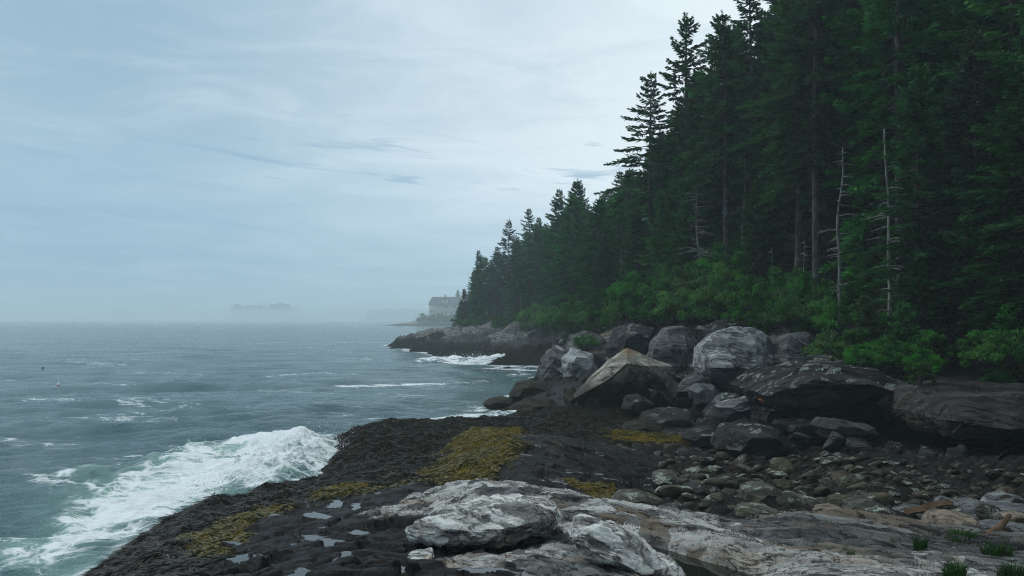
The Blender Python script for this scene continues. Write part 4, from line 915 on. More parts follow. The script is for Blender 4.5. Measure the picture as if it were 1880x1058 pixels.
def spruce_parts(seed, H, z0, R, n_whorl=0.42, dead_below=0, brown=False, lop=0.0, thin=1.0, fresh=False, snag_top=False, lean=0.01):
    """(trunk mesh, crown mesh) of one spruce: H tall, live crown from z0 up, longest boughs R"""
    r = np.random.RandomState(seed)
    tb = MB(); zs = np.linspace(-0.6, H, 15)
    bx = lean * zs + 0.10 * np.sin(zs * 0.35 + seed); by = 0.10 * np.sin(zs * 0.28 + seed * 2) - lean * 0.6 * zs
    rad = (0.0105 * H + 0.03) * (1 - zs.clip(0) / H) ** 0.75 + 0.012; rad[0] *= 1.5; rad[1] *= 1.12
    axis = np.stack([bx, by, zs], 1); tb.tube(axis, rad, 8)
    at = lambda z: np.array([np.interp(z, zs, bx), np.interp(z, zs, by), z])
    B, DI, LE, WI, SI, TI = [], [], [], [], [], []
    z = z0; lopd = r.rand() * 6.28
    while z < H - 0.15:
        rel = (H - z) / (H - z0)
        prof = min(1.0, (rel * 1.22) ** 0.82) * (1.0 if rel < 0.72 else 1 - 0.55 * (rel - 0.72) / 0.28)
        nb = r.randint(4, 7); a0 = r.rand() * 6.28
        for k in range(nb):
            a = a0 + k * 6.283 / nb + r.normal() * 0.22
            L = R * prof * r.uniform(0.55, 1.12) * (1 + lop * math.cos(a - lopd)) + 0.18
            if r.rand() < 0.10 * thin: L *= 0.45
            zz = z + r.normal() * 0.10
            e0 = 0.75 * (1 - rel) ** 1.6 - 0.10 - 0.32 * rel + r.normal() * 0.10; droop = -(0.10 + 0.26 * rel) * L
            n = max(3, int(L / 0.105)); t = np.linspace(0, 1, n + 1)
            hx = L * t * math.cos(e0); pz = zz + L * t * math.sin(e0) + droop * t ** 2 * (1 - 0.62 * t) * 1.2 + 0.20 * L * np.clip(t - 0.62, 0, 1) ** 1.3
            c0 = at(z); wob = r.normal() * 0.12 * L * t ** 2
            pts = np.stack([c0[0] + hx * math.cos(a) - wob * math.sin(a), c0[1] + hx * math.sin(a) + wob * math.cos(a), pz], 1)
            if L > 0.7: tb.tube(pts[[0, len(pts) // 2, -2]], [0.012 + 0.011 * L, 0.010 + 0.005 * L, 0.006], 3, False)
            out = np.array([math.cos(a), math.sin(a), 0]); sd_ = np.array([-math.sin(a), math.cos(a), 0])
            ts = t[1:]; k0 = ts > (0.26 if L > 1.2 else 0.08)
            if thin > 1: k0 &= r.rand(len(ts)) > 0.16 * (thin - 1)
            pb = pts[1:][k0]; tt = ts[k0]; m = len(pb)
            if m == 0: continue
            ti = r.rand() * 0.5
            for sg in (-1, 1):
                for rep_ in (0, 1):
                    wlen = (0.36 * L ** 0.8 * (1 - tt) ** 0.7 * r.uniform(0.6, 1.15, m) + 0.20)
                    dd_ = out * (0.55 + 0.5 * tt[:, None]) + sd_ * sg * r.uniform(0.5, 1.0, (m, 1)) + np.stack([r.normal(0, .12, m), r.normal(0, .12, m), r.normal(-.12 + .18 * tt - 0.2 * rep_, .2, m)], 1)
                    B.append(pb + r.normal(0, 0.03, (m, 3))); DI.append(dd_); LE.append(wlen); WI.append(r.uniform(0.085, 0.15, m))
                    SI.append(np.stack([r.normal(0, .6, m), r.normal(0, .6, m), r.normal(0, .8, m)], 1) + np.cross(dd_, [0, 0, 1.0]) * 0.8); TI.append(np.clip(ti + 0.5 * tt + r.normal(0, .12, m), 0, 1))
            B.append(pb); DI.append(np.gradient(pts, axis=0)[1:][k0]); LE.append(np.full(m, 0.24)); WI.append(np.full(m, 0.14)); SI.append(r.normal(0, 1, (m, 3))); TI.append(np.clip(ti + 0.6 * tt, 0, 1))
        z += n_whorl * r.uniform(0.6, 1.25) * (0.55 + 0.6 * rel)
    # leader
    m = 26; zt = np.linspace(H - 1.0, H + 0.1, m); aa = r.rand(m) * 6.28
    B.append(np.stack([np.interp(zt, zs, bx), np.interp(zt, zs, by), zt], 1)); DI.append(np.stack([np.cos(aa) * .5, np.sin(aa) * .5, np.full(m, .9)], 1)); LE.append(np.full(m, .22)); WI.append(np.full(m, .06)); SI.append(r.normal(0, 1, (m, 3))); TI.append(np.full(m, .6))
    # dead lower limbs
    if dead_below:
        for _ in range(dead_below):
            z = r.uniform(1.5, z0 + 0.5); a = r.rand() * 6.28; L = r.uniform(0.4, 1.7); c0 = at(z)
            p = [c0, c0 + np.array([math.cos(a) * L * .5, math.sin(a) * L * .5, -0.05 * L]), c0 + np.array([math.cos(a + .15) * L, math.sin(a + .15) * L, -0.24 * L])]
            tb.tube(p, [0.022, 0.014, 0.006], 3, False)
    v = cards(np.concatenate(B), np.concatenate(DI), np.concatenate(LE), np.concatenate(WI), np.concatenate(SI))
    q = np.arange(len(v)).reshape(-1, 4)
    cm = mk_mesh('crown', v, q, None, False, (M_BROWN if brown else M_NEEDLEB if fresh else M_NEEDLE,))
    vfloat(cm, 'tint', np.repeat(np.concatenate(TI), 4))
    return tb.mesh('trunk', M_BARK), cm

def snag_mesh(seed, H, nlimb, maxl, broken=True):
    r = np.random.RandomState(seed); tb = MB(); zs = np.linspace(-0.6, H, 18)
    bx = 0.025 * zs * r.normal() + 0.13 * np.sin(zs * .55 + seed) + 0.05 * np.sin(zs * 1.7 + seed); by = 0.12 * np.sin(zs * .4 + seed)
    rad = (0.010 * H + 0.02) * (1 - 0.82 * zs.clip(0) / H)
    tb.tube(np.stack([bx, by, zs], 1), rad, 7)
    for _ in range(nlimb):
        z = H * r.uniform(0.18, 0.98); a = r.rand() * 6.28; L = maxl * r.uniform(0.25, 1) * (1.05 - 0.6 * z / H)
        c0 = np.array([np.interp(z, zs, bx), np.interp(z, zs, by), z]); u = r.uniform(-.15, .3)
        p = [c0, c0 + [math.cos(a) * L * .5, math.sin(a) * L * .5, u * L * .4], c0 + [math.cos(a + .2) * L, math.sin(a + .2) * L, u * L * .4 - .12 * L]]
        tb.tube(p, [0.034, 0.024, 0.010], 4, False)
        if L > .8:
            for _k in range(2):
                b0 = np.array(p[1]) * .6 + np.array(p[2]) * .4; a2 = a + r.uniform(-1, 1); tb.tube([b0, b0 + np.array([math.cos(a2), math.sin(a2), r.uniform(-.3, .3)]) * L * .3], [.012, .005], 3, False)
    return tb.mesh('dead_trunk', M_DEADWOOD)

SPR = {  # kinds of spruce: meshes made once, shared by the copies
 'open':  [spruce_parts(1, 18, 6.5, 3.5, 0.66, 34, lop=0.30, thin=1.7, lean=0.006), spruce_parts(2, 19, 7.5, 3.1, 0.66, 34, lop=0.25, thin=1.9, lean=-0.008)],
 'full':  [spruce_parts(3, 15, 1.0, 3.7, 0.46, lop=.15), spruce_parts(4, 16, 1.6, 3.3, 0.46, lop=.2, thin=1.3), spruce_parts(5, 14, 0.6, 3.6, 0.48, fresh=True, lop=.2), spruce_parts(14, 13, 0.5, 3.4, 0.46, fresh=True)],
 'high':  [spruce_parts(6, 19, 8.0, 3.4, 0.48, 60, lop=.2), spruce_parts(7, 20, 8.5, 3.6, 0.50, 70, lop=.25), spruce_parts(8, 18, 6.0, 3.3, 0.48, 50, fresh=True, lop=.2)],
 'young': [spruce_parts(9, 6, 0.3, 1.9, 0.30, fresh=True), spruce_parts(10, 5, 0.2, 1.6, 0.28, fresh=True)],
 'brown': [spruce_parts(11, 11, 0.8, 1.9, 0.40, brown=True, thin=1.6)],
}
HK = {'open': [18, 19], 'full': [15, 16, 14, 13], 'high': [19, 20, 18], 'young': [6, 5], 'brown': [11]}
TREES = []
def spruce(kind, i, x, y, h, label, group=None, rz=None, wide=1.0):
    k = h / HK[kind][i]
    zb = ground_z(x, y)
    t = thing('spruce_tree', (x, y, zb - 0.1), label, 'tree', group, random.random() * 6.28 if rz is None else rz, (k * wide, k * wide, k))
    link('trunk', SPR[kind][i][0], t); link('crown', SPR[kind][i][1], t)
    TREES.append((x, y)); return t
def px_xy(px, dist): return (px - 940.0) / F * dist, dist
def spruce_at(kind, i, px, dist, top_py, label, group=None, rz=None, wide=1.0):
    """stands on the ground at the photo column, as tall as the row of its top says"""
    x, y = px_xy(px, dist); zt = at_d(px, top_py, dist)[2]
    return spruce(kind, i, x, y, max(2.0, zt - ground_z(x, y) + 0.1), label, group, rz, wide)

# trees one can tell apart
spruce_at('open', 0, 1194, 60, 136, 'tall ragged spruce standing free against the sky with a long bare trunk', rz=0.4)
spruce_at('open', 1, 1266, 57, 30, 'taller thin spruce with a crooked bare tip beside the free standing ragged one', rz=2.0)
spruce_at('open', 1, 1312, 60, 78, 'spruce with a soft rounded top just inland of the crooked tipped one', rz=4.0)
spruce_at('open', 0, 1380, 52, -30, 'dark spruce whose crown leaves the top of the picture where sky and wood meet', rz=1.0)
spruce_at('brown', 0, 852, 162, 530, 'rusty brown half dead spruce at the seaward end of the wood')
spruce_at('full', 1, 877, 160, 462, 'dark pointed spruce at the seaward end of the wood beside the rusty one', rz=1.0)
spruce_at('open', 1, 936, 140, 405, 'thin topped spruce on the skyline above the pale rock dome', rz=1.5)
spruce_at('open', 0, 972, 138, 384, 'layered spruce with a flat broad top on the skyline of the far wood', rz=2.2)
spruce_at('full', 0, 1056, 105, 332, 'pointed spruce forming the highest tip of the far wood')
spruce_at('full', 1, 1030, 112, 352, 'slender spruce just seaward of the highest tip of the far wood')
spruce_at('full', 2, 950, 128, 480, 'fresh green bushy tree low in front of the far wood')
spruce_at('full', 0, 1108, 74, 430, 'full dark spruce reaching down to the seaward rock pile', rz=0.3)
spruce_at('full', 2, 1150, 64, 470, 'bright green spruce with drooping boughs over the seaward rock pile')
spruce_at('full', 3, 1216, 57, 350, 'green spruce in front of the bare trunk of the free standing one')
spruce_at('full', 2, 1272, 54, 300, 'broad green spruce with yellowish bough tips behind the tumbled rocks')
spruce_at('high', 0, 1338, 50, 22, 'spruce with a straight dark trunk left of the bleached crooked pole'.replace(' left of', ' seaward of'))
spruce_at('high', 1, 1497, 41, -80, 'stout trunked spruce standing seaward of the pale lichened snag')
spruce_at('high', 2, 1470, 44, -60, 'thin trunked spruce close behind the stout trunked one')
spruce_at('high', 0, 1652, 36, -160, 'tall spruce right behind the bleached trunk, its crown leaving the picture')
spruce_at('full', 0, 1690, 33, 120, 'dark full spruce at the edge of the shaded wood above the long ledge', rz=1.3)
spruce_at('full', 3, 1590, 36.8, 470, 'short dark spruce beside the heap of fallen branches', rz=1.0)
spruce_at('full', 1, 1800, 31.5, 60, 'blackish full spruce standing over the grey brown ledge', rz=2.0)
spruce_at('full', 3, 1745, 31.5, 440, 'low wide dark spruce with boughs hanging over the long ledge', rz=3.0)
spruce_at('full', 0, 1905, 29, 20, 'near black spruce at the picture edge with one lit green bough')
spruce_at('young', 0, 1400, 43, 520, 'low spreading young spruce hanging over the large pale boulder')
spruce_at('young', 1, 1092, 66, 540, 'young spruce with tiered boughs above the seaward rock pile')
spruce_at('young', 0, 1590, 32, 545, 'dark green young spruce at the crest of the long ledge')
spruce_at('young', 1, 1660, 30.5, 560, 'young spruce spreading over the middle of the long ledge')
spruce_at('young', 0, 1850, 28, 560, 'young spruce with lit boughs over the grey brown ledge')

spruce_at('full', 0, 1172, 61, 385, 'dark tiered spruce just seaward of the free standing ragged one', rz=2.5)
spruce_at('full', 2, 1240, 56.5, 330, 'light green spruce beside the grey dead spruce with drooping limbs', rz=1.2)
spruce_at('full', 1, 1425, 48, 130, 'mid green full spruce hiding the trunks behind the slim crooked pole', rz=4.0)
spruce_at('full', 2, 1392, 47, 330, 'light green half grown spruce above the large pale boulder', rz=0.7)
spruce_at('full', 0, 1722, 33.5, 250, 'wide black green spruce filling the shade above the long ledge', rz=3.3)
spruce_at('full', 2, 1772, 32, 360, 'green tipped spruce low over the gap between the two ledges', rz=5.0)
spruce_at('full', 1, 1842, 31.5, 180, 'tall near black spruce behind the grey brown ledge', rz=2.2)
spruce_at('full', 2, 1872, 30, 380, 'spruce with lit outer boughs at the edge of the picture', rz=0.2)
spruce_at('full', 3, 1668, 36.5, 400, 'dark spruce closing the wood beside the tall bleached trunk', rz=4.4)
spruce_at('full', 2, 1690, 31.5, 470, 'bushy spruce standing low on the crest of the long ledge', rz=1.9)
spruce_at('young', 0, 1480, 40.5, 500, 'young spruce among the shrubs behind the steep grey boulder', rz=1.9)
spruce_at('young', 1, 1560, 35, 520, 'young spruce at the seaward end of the crest of the long ledge', rz=2.9)
spruce_at('young', 0, 1180, 58, 520, 'young spruce in front of the dark tiered spruce', rz=0.9)
# the wood behind: rows that follow the shore, kept below the skyline of the photograph
EDGE = [(840,172),(880,162),(920,148),(960,136),(1020,112),(1080,80),(1130,67),(1200,58),(1300,50),(1400,45),(1500,41),(1560,37.5),(1650,34.5),(1750,33),(1880,31),(2060,28),(2400,25)]
SKY = [(840,560),(862,520),(880,470),(900,470),(915,440),(930,425),(955,420),(972,395),(1000,392),(1030,362),(1056,340),(1080,352),(1110,345),(1130,330),(1150,300),(1190,270),(1225,230),(1250,190),(1275,135),(1300,105),(1330,75),(1352,20),(1378,-60),(1400,-150),(1500,-300),(2500,-400)]
ex, ed = np.array(EDGE).T; kx, ky = np.array(SKY).T
rs = np.random.RandomState(77)
GR = [('dark spruce in the hazy far wood beyond the pale rock dome', 'spruces of the hazy far wood'), ('spruce in the dense wood behind the tumbled boulders', 'spruces behind the tumbled boulders'), ('tall shadowed spruce in the black wood above the overhanging ledges', 'spruces of the shadowed wood')]
def free(x, y, dmin): return all((x - a) ** 2 + (y - b) ** 2 > dmin * dmin for a, b in TREES)
nfill = 0
for row in range(11):
    off = 1.0 + row * 3.0
    px = 846.0
    while px < 2250:
        d0 = np.interp(px, ex, ed); dist = d0 * (1 + off / 70.0) + off * 0.75
        jx = px + rs.normal() * 6; jd = dist + rs.normal() * 1.0
        step = (2.6 + row * 0.22) * F / dist * (1.25 if px < 1080 else 1.0)
        px += step * rs.uniform(0.75, 1.3)
        x, y = px_xy(jx, jd)
        if not free(x, y, 1.7): continue
        zb = ground_z(x, y); zt = at_d(jx, np.interp(jx, kx, ky) + rs.uniform(0, 34), jd)[2]
        h = min(rs.uniform(13.5, 19.5) + (2.5 if jx > 1350 else 0), zt - zb)
        if h < 4.5 or zb < 1.5: continue
        if jx > 1400 and row < 5: kind = rs.choice(['high', 'high', 'full', 'full'])
        else: kind = rs.choice(['full', 'full', 'full', 'high', 'open'])
        if 1085 < jx < 1520 and rs.rand() < 0.07 and h < 15: kind = 'brown'
        if h < 11 and kind != 'brown': kind = 'full'
        i = rs.randint(len(HK[kind]))
        g = GR[0] if jx < 1075 else GR[1] if jx < 1400 else GR[2]
        spruce(kind, i, x, y, h, g[0], g[1], rs.rand() * 6.28, rs.uniform(0.85, 1.15) * min(1.35, (HK[kind][i] / h) ** 0.5))
        nfill += 1
for x, y in [(14.5,9),(15.5,12.5),(16,16),(18.5,7.5),(19,14),(19,19),(22,10.5),(22.5,16),(15.5,5.5),(23,21),(18,22)]:  # unseen spruces beside the viewer, added to block sky light from the beach
    i = rs.randint(3); spruce('high' if y < 12 else 'full', i, x, y, rs.uniform(16, 20), GR[2][0], GR[2][1])

# dead trees
def snag(px, dist, top_py, seed, nl, ml, label, base_py=None):
    x, y = px_xy(px, dist); zb = ground_z(x, y); h = at_d(px, top_py, dist)[2] - zb
    t = thing('dead_tree', (x, y, zb), label, 'dead tree', None, seed * 1.3)
    link('trunk', snag_mesh(seed, h, nl, ml), t); TREES.append((x, y)); return t
snag(1545, 37.5, 272, 31, 34, 1.5, 'pale dead spruce trunk with green lichen and short bare limbs')
snag(1630, 32.8, 235, 32, 28, 1.4, 'tall bleached dead trunk mottled with lichen, its top lost in dark boughs')
snag(1286, 51, 345, 33, 60, 2.2, 'grey dead spruce with tiers of long bare drooping limbs')
snag(1366, 49, 290, 34, 22, 1.0, 'slim crooked bleached pole leaning inside the wood')
snag(1138, 69, 455, 35, 8, 1.0, 'short pale broken stem above the seaward rock pile')
snag(1420, 45, 455, 36, 10, 0.8, 'thin grey broken stem behind the bright shrubs')
snag(1476, 42, 440, 37, 14, 1.0, 'short forked grey stem at the foot of the stout trunked spruce')
snag(1805, 32, 250, 38, 14, 1.6, 'thin twisted dead tree in the black wood above the grey brown ledge')
snag(955, 126, 530, 39, 8, 1.4, 'single grey stem before the far wood beside the pale rock dome')
r_ = np.random.RandomState(5)
fx, fy = px_xy(1560, 37)
for k in range(16):
    px = 1480 + r_.rand() * 170; dd_ = 35.0 - (px - 1480) * 0.02 + r_.normal() * 0.5; x, y = px_xy(px, dd_); zb = ground_z(x, y) + 0.25 + r_.rand() * 1.0
    L = r_.uniform(1.2, 3.2); a = r_.normal() * 0.35 + (math.pi if r_.rand() < .5 else 0); mb = MB()
    pp = [np.array([0, 0, 0]), np.array([L * .5, 0.05, 0.12 * r_.normal()]), np.array([L, 0.1, 0.35 * r_.normal()])]
    mb.tube(pp, [0.035, 0.028, 0.008], 5)
    for j in range(7):
        b0 = pp[0] + (pp[2] - pp[0]) * r_.rand(); mb.tube([b0, b0 + np.array([r_.uniform(.1, .5), r_.normal() * .3, r_.normal() * .4])], [0.012, 0.004], 3, False)
    o = mb.build('fallen_branch', M_DEADWOOD); o.location = (x, y, zb); o.rotation_euler = (0, 0, a)
    tag(o, 'bare grey fallen branch in the tangled heap below the pale dead spruce', 'branch', 'fallen branches below the pale dead spruce')

# leafy shrubs on the rock edge
def shrub_parts(seed, R, Hh, ncl, per, leaf):
    r = np.random.RandomState(seed); st = MB(); B, DI, TI = [], [], []
    for k in range(ncl):
        a = r.rand() * 6.28; el = math.asin(r.uniform(-.1, 1)); q = np.array([math.cos(a) * math.cos(el) * R, math.sin(a) * math.cos(el) * R, math.sin(el) * Hh]) * r.uniform(.55, 1.05)
        q[2] = max(q[2], 0.1)
        cr = r.uniform(.16, .40) * R * .55
        p = r.normal(0, 1, (per, 3)); p /= np.linalg.norm(p, axis=1)[:, None]; p *= (r.rand(per) ** .4)[:, None]
        B.append(q + p * np.array([cr, cr, cr * .62])); DI.append(p + r.normal(0, .5, (per, 3)) + [0, 0, .15]); t0 = r.rand()
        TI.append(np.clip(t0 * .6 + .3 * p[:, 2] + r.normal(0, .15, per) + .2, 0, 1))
        st.tube([[0, 0, -.3], q * [.4, .4, .5], q], [.03, .02, .008], 3, False)
    B = np.concatenate(B); m = len(B)
    v = cards(B, np.concatenate(DI), r.uniform(.7, 1.3, m) * leaf, r.uniform(.5, .75, m) * leaf, r.normal(0, 1, (m, 3)))
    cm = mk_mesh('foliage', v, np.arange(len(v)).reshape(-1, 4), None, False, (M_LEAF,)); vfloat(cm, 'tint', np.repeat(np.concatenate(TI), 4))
    return st.mesh('stem', M_BARK), cm
SHR = [shrub_parts(61, 1.5, 1.6, 34, 95, .15), shrub_parts(62, 1.2, 2.2, 32, 95, .14), shrub_parts(63, 1.9, 1.2, 38, 95, .15)]
def shrub(px, py, dist, s, label, group=None):
    q = at_d(px, py, dist); x, y = q[0], q[1]; gz0 = ground_z(x, y)
    t = thing('shrub', (x, y, max(gz0 - .1, q[2])) if abs(q[2] - gz0) < 2.5 else (x, y, gz0), label, 'shrub', group, rs.rand() * 6.28, s)
    k = rs.randint(3); link('stem', SHR[k][0], t); link('foliage', SHR[k][1], t); return t
for px, py, dist, s in [(1140,596,62,1.5),(1165,590,59,1.3),(1190,588,57,1.3),(1215,592,55,1.2),(1238,582,54,1.3),(1262,578,52,1.3),(1285,575,50.5,1.2),(1308,560,50,1.3),(1330,566,48.5,1.2),(1352,560,47.5,1.3),(1372,572,46.5,1.1),(1300,585,49.5,1.0),(1225,560,56,1.3),(1270,545,53,1.3),(1330,530,50,1.3),(1370,530,48,1.2),(1190,545,58,1.3),(1240,528,55.5,1.3),(1300,515,52.5,1.2),(1345,505,50,1.2)]:
    shrub(px, py, dist, s, 'bright green leafy shrub in the thicket above the tumbled pale rocks', 'shrubs above the tumbled rocks')
for px, py, dist, s in [(1440,600,42,1.0),(1452,580,42,1.1),(1475,590,41,1.0),(1500,585,40,1.0),(1525,590,39,1.0),(1420,560,44,1.1),(1450,555,43,1.1),(1490,560,42,1.0)]:
    shrub(px, py, dist, s, 'leafy green shrub in the patch behind the steep grey boulder', 'shrubs behind the steep grey boulder')
for px, py, dist, s in [(1540,650,33.5,.7),(1575,648,32.5,.6),(1552,612,34.5,.8),(1610,640,32,.7),(1655,664,30,.65),(1715,668,29.2,.6),(1625,672,29.4,.5),(1690,680,28.6,.5),(1590,668,30.2,.5),(1560,662,31.5,.6)]:
    shrub(px, py, dist, s, 'dim green shrub crowding the crest of the long dark ledge', 'shrubs on the crest of the long ledge')
for px, py, dist, s in [(1800,672,27.5,.6),(1850,660,27,.7),(1895,668,26,.6)]:
    shrub(px, py, dist, s, 'dark shrub with a few lit leaves above the grey brown ledge', 'shrubs above the grey brown ledge')
for px, py, dist, s in [(1000,606,115,1.8),(1018,600,110,1.8),(1040,598,100,1.8),(1060,596,92,1.8),(1080,596,82,1.7),(985,590,122,1.9),(930,604,142,1.6),(880,606,160,1.6),(846,604,166,1.5),(1105,596,72,1.4)]:
    shrub(px, py, dist, s, 'low shrub along the foot of the far wood above the pale rocks', 'shrubs at the foot of the far wood')
shrub(1076, 634, 56, .55, 'small vivid green bush rooted among the rocks of the seaward pile')
shrub(1690, 706, 25.8, .35, 'little fern like bush growing from the face of the long dark ledge')
shrub(1352, 590, 44, .5, 'small green bush trailing onto the top of the large pale boulder')

# ------------------------------------------------------------------ far point with the house, islands
def far_land(name, d, prof, depth, m, seed, label, sub=0.5, rough=1.0):
    """land behind the water: PROF is the skyline (photo column, row) at distance D"""
    pr = np.array(prof, float); cx = np.linspace(pr[0, 0], pr[-1, 0], 260); cv = np.linspace(0, 1, 46)
    zt = np.interp(cx, pr[:, 0], EYE + (HZ - pr[:, 1]) / F * d)
    CX, CV = np.meshgrid(cx, cv); yy = d - 18 + CV * depth
    xx = (CX - 940) / F * d * (1 + 0.0 * yy)
    ris = np.where(CV < 0.4, sst(CV, 0.0, 0.22), 1 - sst(CV, 0.6, 1.0))
    nz = fb2(xx.ravel() * 9 / d * 8, yy.ravel() * 9 / d * 8, 5, seed).reshape(xx.shape)
    zz = -1.2 + (zt[None] + 1.2) * ris * (1 + 0.12 * rough * nz) + rough * 0.5 * nz * ris
    o = link(name, mk_mesh(name, np.stack([xx.ravel(), yy.ravel(), zz.ravel()], 1), grid_quads(46, 260), mats=(m,)))
    return tag(o, label, None, None, 'structure')
M_POINT = rock_material('point_rock', (0.36, 0.36, 0.34), (0.17, 0.17, 0.16), (0.05, 0.055, 0.05), lichen=(0.06, 0.09, 0.04), lichen_amt=0.6, tide_level=1.6, scale=0.25)
im, in_ = material('island_wood'); in_.out(in_.bsdf(in_.mix(in_.noise(in_.pos(), 0.05, 5), (0.02, 0.035, 0.02), (0.05, 0.07, 0.04)), 0.9, None, 0.1))
HD = 700.0
far_land('headland', HD, [(690,599),(712,597.2),(728,595.5),(745,592.5),(762,588),(774,582),(786,581),(800,580),(840,580),(900,572),(960,565)], 120, M_POINT, 401, 'rocky point below the house')
far_land('island', 4300, [(410,590),(416,566),(440,562),(470,565),(484,588)], 300, im, 403, 'faint wooded island', rough=2)
far_land('island', 4100, [(474,590),(480,572),(492,562),(508,559),(522,563),(540,572),(552,589)], 300, im, 405, 'hazy wooded island', rough=2)
far_land('island', 3500, [(664,592),(670,575),(680,570),(740,570),(800,572),(806,590)], 300, im, 407, 'low flat topped island behind the point', rough=2)

def flat_mat(name, c, rough=0.8, var=0.25):
    m, n = material(name); k = n.ss(n.noise(n.node('ShaderNodeTexCoord').outputs['Object'], 2.0, 5, 0.7), 0.3, 0.7, 1 - var, 1 + var)
    n.out(n.bsdf(n.mix(1.0, c, n.comb(k, k, k), 'MULTIPLY'), rough, None, 0.3)); return m
M_SHING = flat_mat('grey_shingle', (0.48, 0.48, 0.46)); M_ROOF = flat_mat('roof_shingle', (0.11, 0.115, 0.12)); M_TRIM = flat_mat('white_paint', (0.78, 0.78, 0.75), 0.5, 0.08)
M_GLASS = flat_mat('window_glass', (0.03, 0.035, 0.04), 0.1); M_BRICK = flat_mat('chimney_brick', (0.16, 0.09, 0.07))
k_ = HD / F
hp = at_d(788, 578, HD + 4)
house = thing('house', (hp[0], hp[1], hp[2] - 0.6), 'large grey shingled house with white trim on the hazy far point', 'house')
Lh, Wh_, Hh_ = 52 * k_, 11.0, 21.5 * k_; RH = 12.5 * k_
mb = MB(); mb.box((Lh / 2, Wh_ / 2, Hh_ / 2), (Lh, Wh_, Hh_))
for gx_ in (0.0, Lh): mb.raw([(gx_, 0, Hh_), (gx_, Wh_, Hh_), (gx_ if gx_ else 2.2, Wh_ / 2, Hh_ + RH - .2)], (), [(0, 1, 2)])
wall = mb.build('wall', M_SHING, house, False)
mb = MB(); e = 0.9
for sgn in (-1, 1):
    y0 = Wh_ / 2 + sgn * (Wh_ / 2 + e); z0 = Hh_ - e * RH / (Wh_ / 2)
    v = [(-e, y0, z0), (Lh + e, y0, z0), (Lh + e, Wh_ / 2, Hh_ + RH), (1.8, Wh_ / 2, Hh_ + RH)]
    v += [(a, b, c + 0.3) for a, b, c in v]
    mb.raw(v, [(0, 1, 2, 3), (4, 5, 6, 7), (0, 1, 5, 4), (1, 2, 6, 5), (2, 3, 7, 6), (3, 0, 4, 7)])
roof = mb.build('roof', M_ROOF, house, False)
mb = MB(); mb.box((Lh * .55, Wh_ / 2, Hh_ + RH + 0.9), (1.1, 1.1, 2.6)); mb.build('chimney', M_BRICK, roof, False)
mb = MB(); dxm = Lh * .56; mb.box((dxm, 2.6, Hh_ + 1.9), (4.2, 4.2, 2.9)); dm = mb.build('dormer', M_TRIM, house, False)
mb = MB(); v = [(dxm - 2.6, .2, Hh_ + 3.2), (dxm + 2.6, .2, Hh_ + 3.2), (dxm, .2, Hh_ + 5.0), (dxm - 2.6, 5.2, Hh_ + 3.2), (dxm + 2.6, 5.2, Hh_ + 3.2), (dxm, 5.2, Hh_ + 5.0)]
mb.raw(v, [(0, 2, 5, 3), (1, 4, 5, 2)], [(0, 1, 2), (3, 5, 4)]); mb.build('dormer_roof', M_ROOF, dm, False)
mb = MB(); mb.box((dxm, .46, Hh_ + 1.9), (1.9, .1, 1.3)); mb.build('pane', M_GLASS, dm, False)
def window(x, z, wd, hgt):
    a = MB(); a.box((x, -.06, z), (wd + .6, .16, hgt + .5)); f = a.build('window', M_TRIM, house, False)
    b = MB(); b.box((x, -.16, z), (wd, .1, hgt)); b.build('pane', M_GLASS, f, False)
for x in (.30, .58, .66, .86, .94): window(Lh * x, Hh_ * .72, 0.9, 1.9)
for x in (.46, .60, .80): window(Lh * x, Hh_ * .24, 1.1, 2.3)
a = MB(); a.box((-.06, Wh_ / 2, Hh_ * .72), (.16, 2.2, 2.2)); f = a.build('window', M_TRIM, house, False); b = MB(); b.box((-.16, Wh_ / 2, Hh_ * .72), (.1, 1.6, 1.7)); b.build('pane', M_GLASS, f, False)
a = MB(); a.box((Lh * .12, -1.6, -.35), (Lh * .34, 3.2, .7)); a.box((Lh * .12, -1.6, Hh_ * .46), (Lh * .34, 3.4, .35)); po = a.build('porch', M_TRIM, house, False)
for q in range(5):
    a = MB(); a.tube([(Lh * (-.04 + .08 * q), -3.0, -.2), (Lh * (-.04 + .08 * q), -3.0, Hh_ * .46)], .16, 8); a.build('post', M_TRIM, po)
for q, (px, dd_, tp) in enumerate([(833,712,556),(840,718,536),(846,722,540),(853,726,532),(860,730,538),(868,734,545),(878,740,540),(890,745,536),(830,706,568),(842,704,560)]):
    q0 = at_d(px, 583, dd_); h = at_d(px, tp, dd_)[2] - q0[2]; kk = h / 15
    t = thing('spruce_tree', q0, 'pale hazy spruce in the clump beside the house on the far point', 'tree', 'spruces beside the far house', q * 1.7, (kk * 1.3, kk * 1.3, kk))
    link('trunk', SPR['full'][q % 3 if q % 3 != 2 else 3][0], t); link('crown', SPR['full'][q % 3 if q % 3 != 2 else 3][1], t)
for q, (px, py, sc_) in enumerate([(768,590,2.0),(774,586,2.6),(784,588,2.6),(796,588,3.0),(808,588,3.0),(820,588,3.0),(832,588,3.0),(844,588,3.0),(856,588,3.0),(868,590,3.0),(800,592,2.4),(826,592,2.4)]):
    q0 = at_d(px, py, HD - 6); t = thing('shrub', q0, 'hazy bush on the slope below the far house', 'shrub', 'bushes below the far house', q * 1.1, sc_)
    link('stem', SHR[q % 3][0], t); link('foliage', SHR[q % 3][1], t)

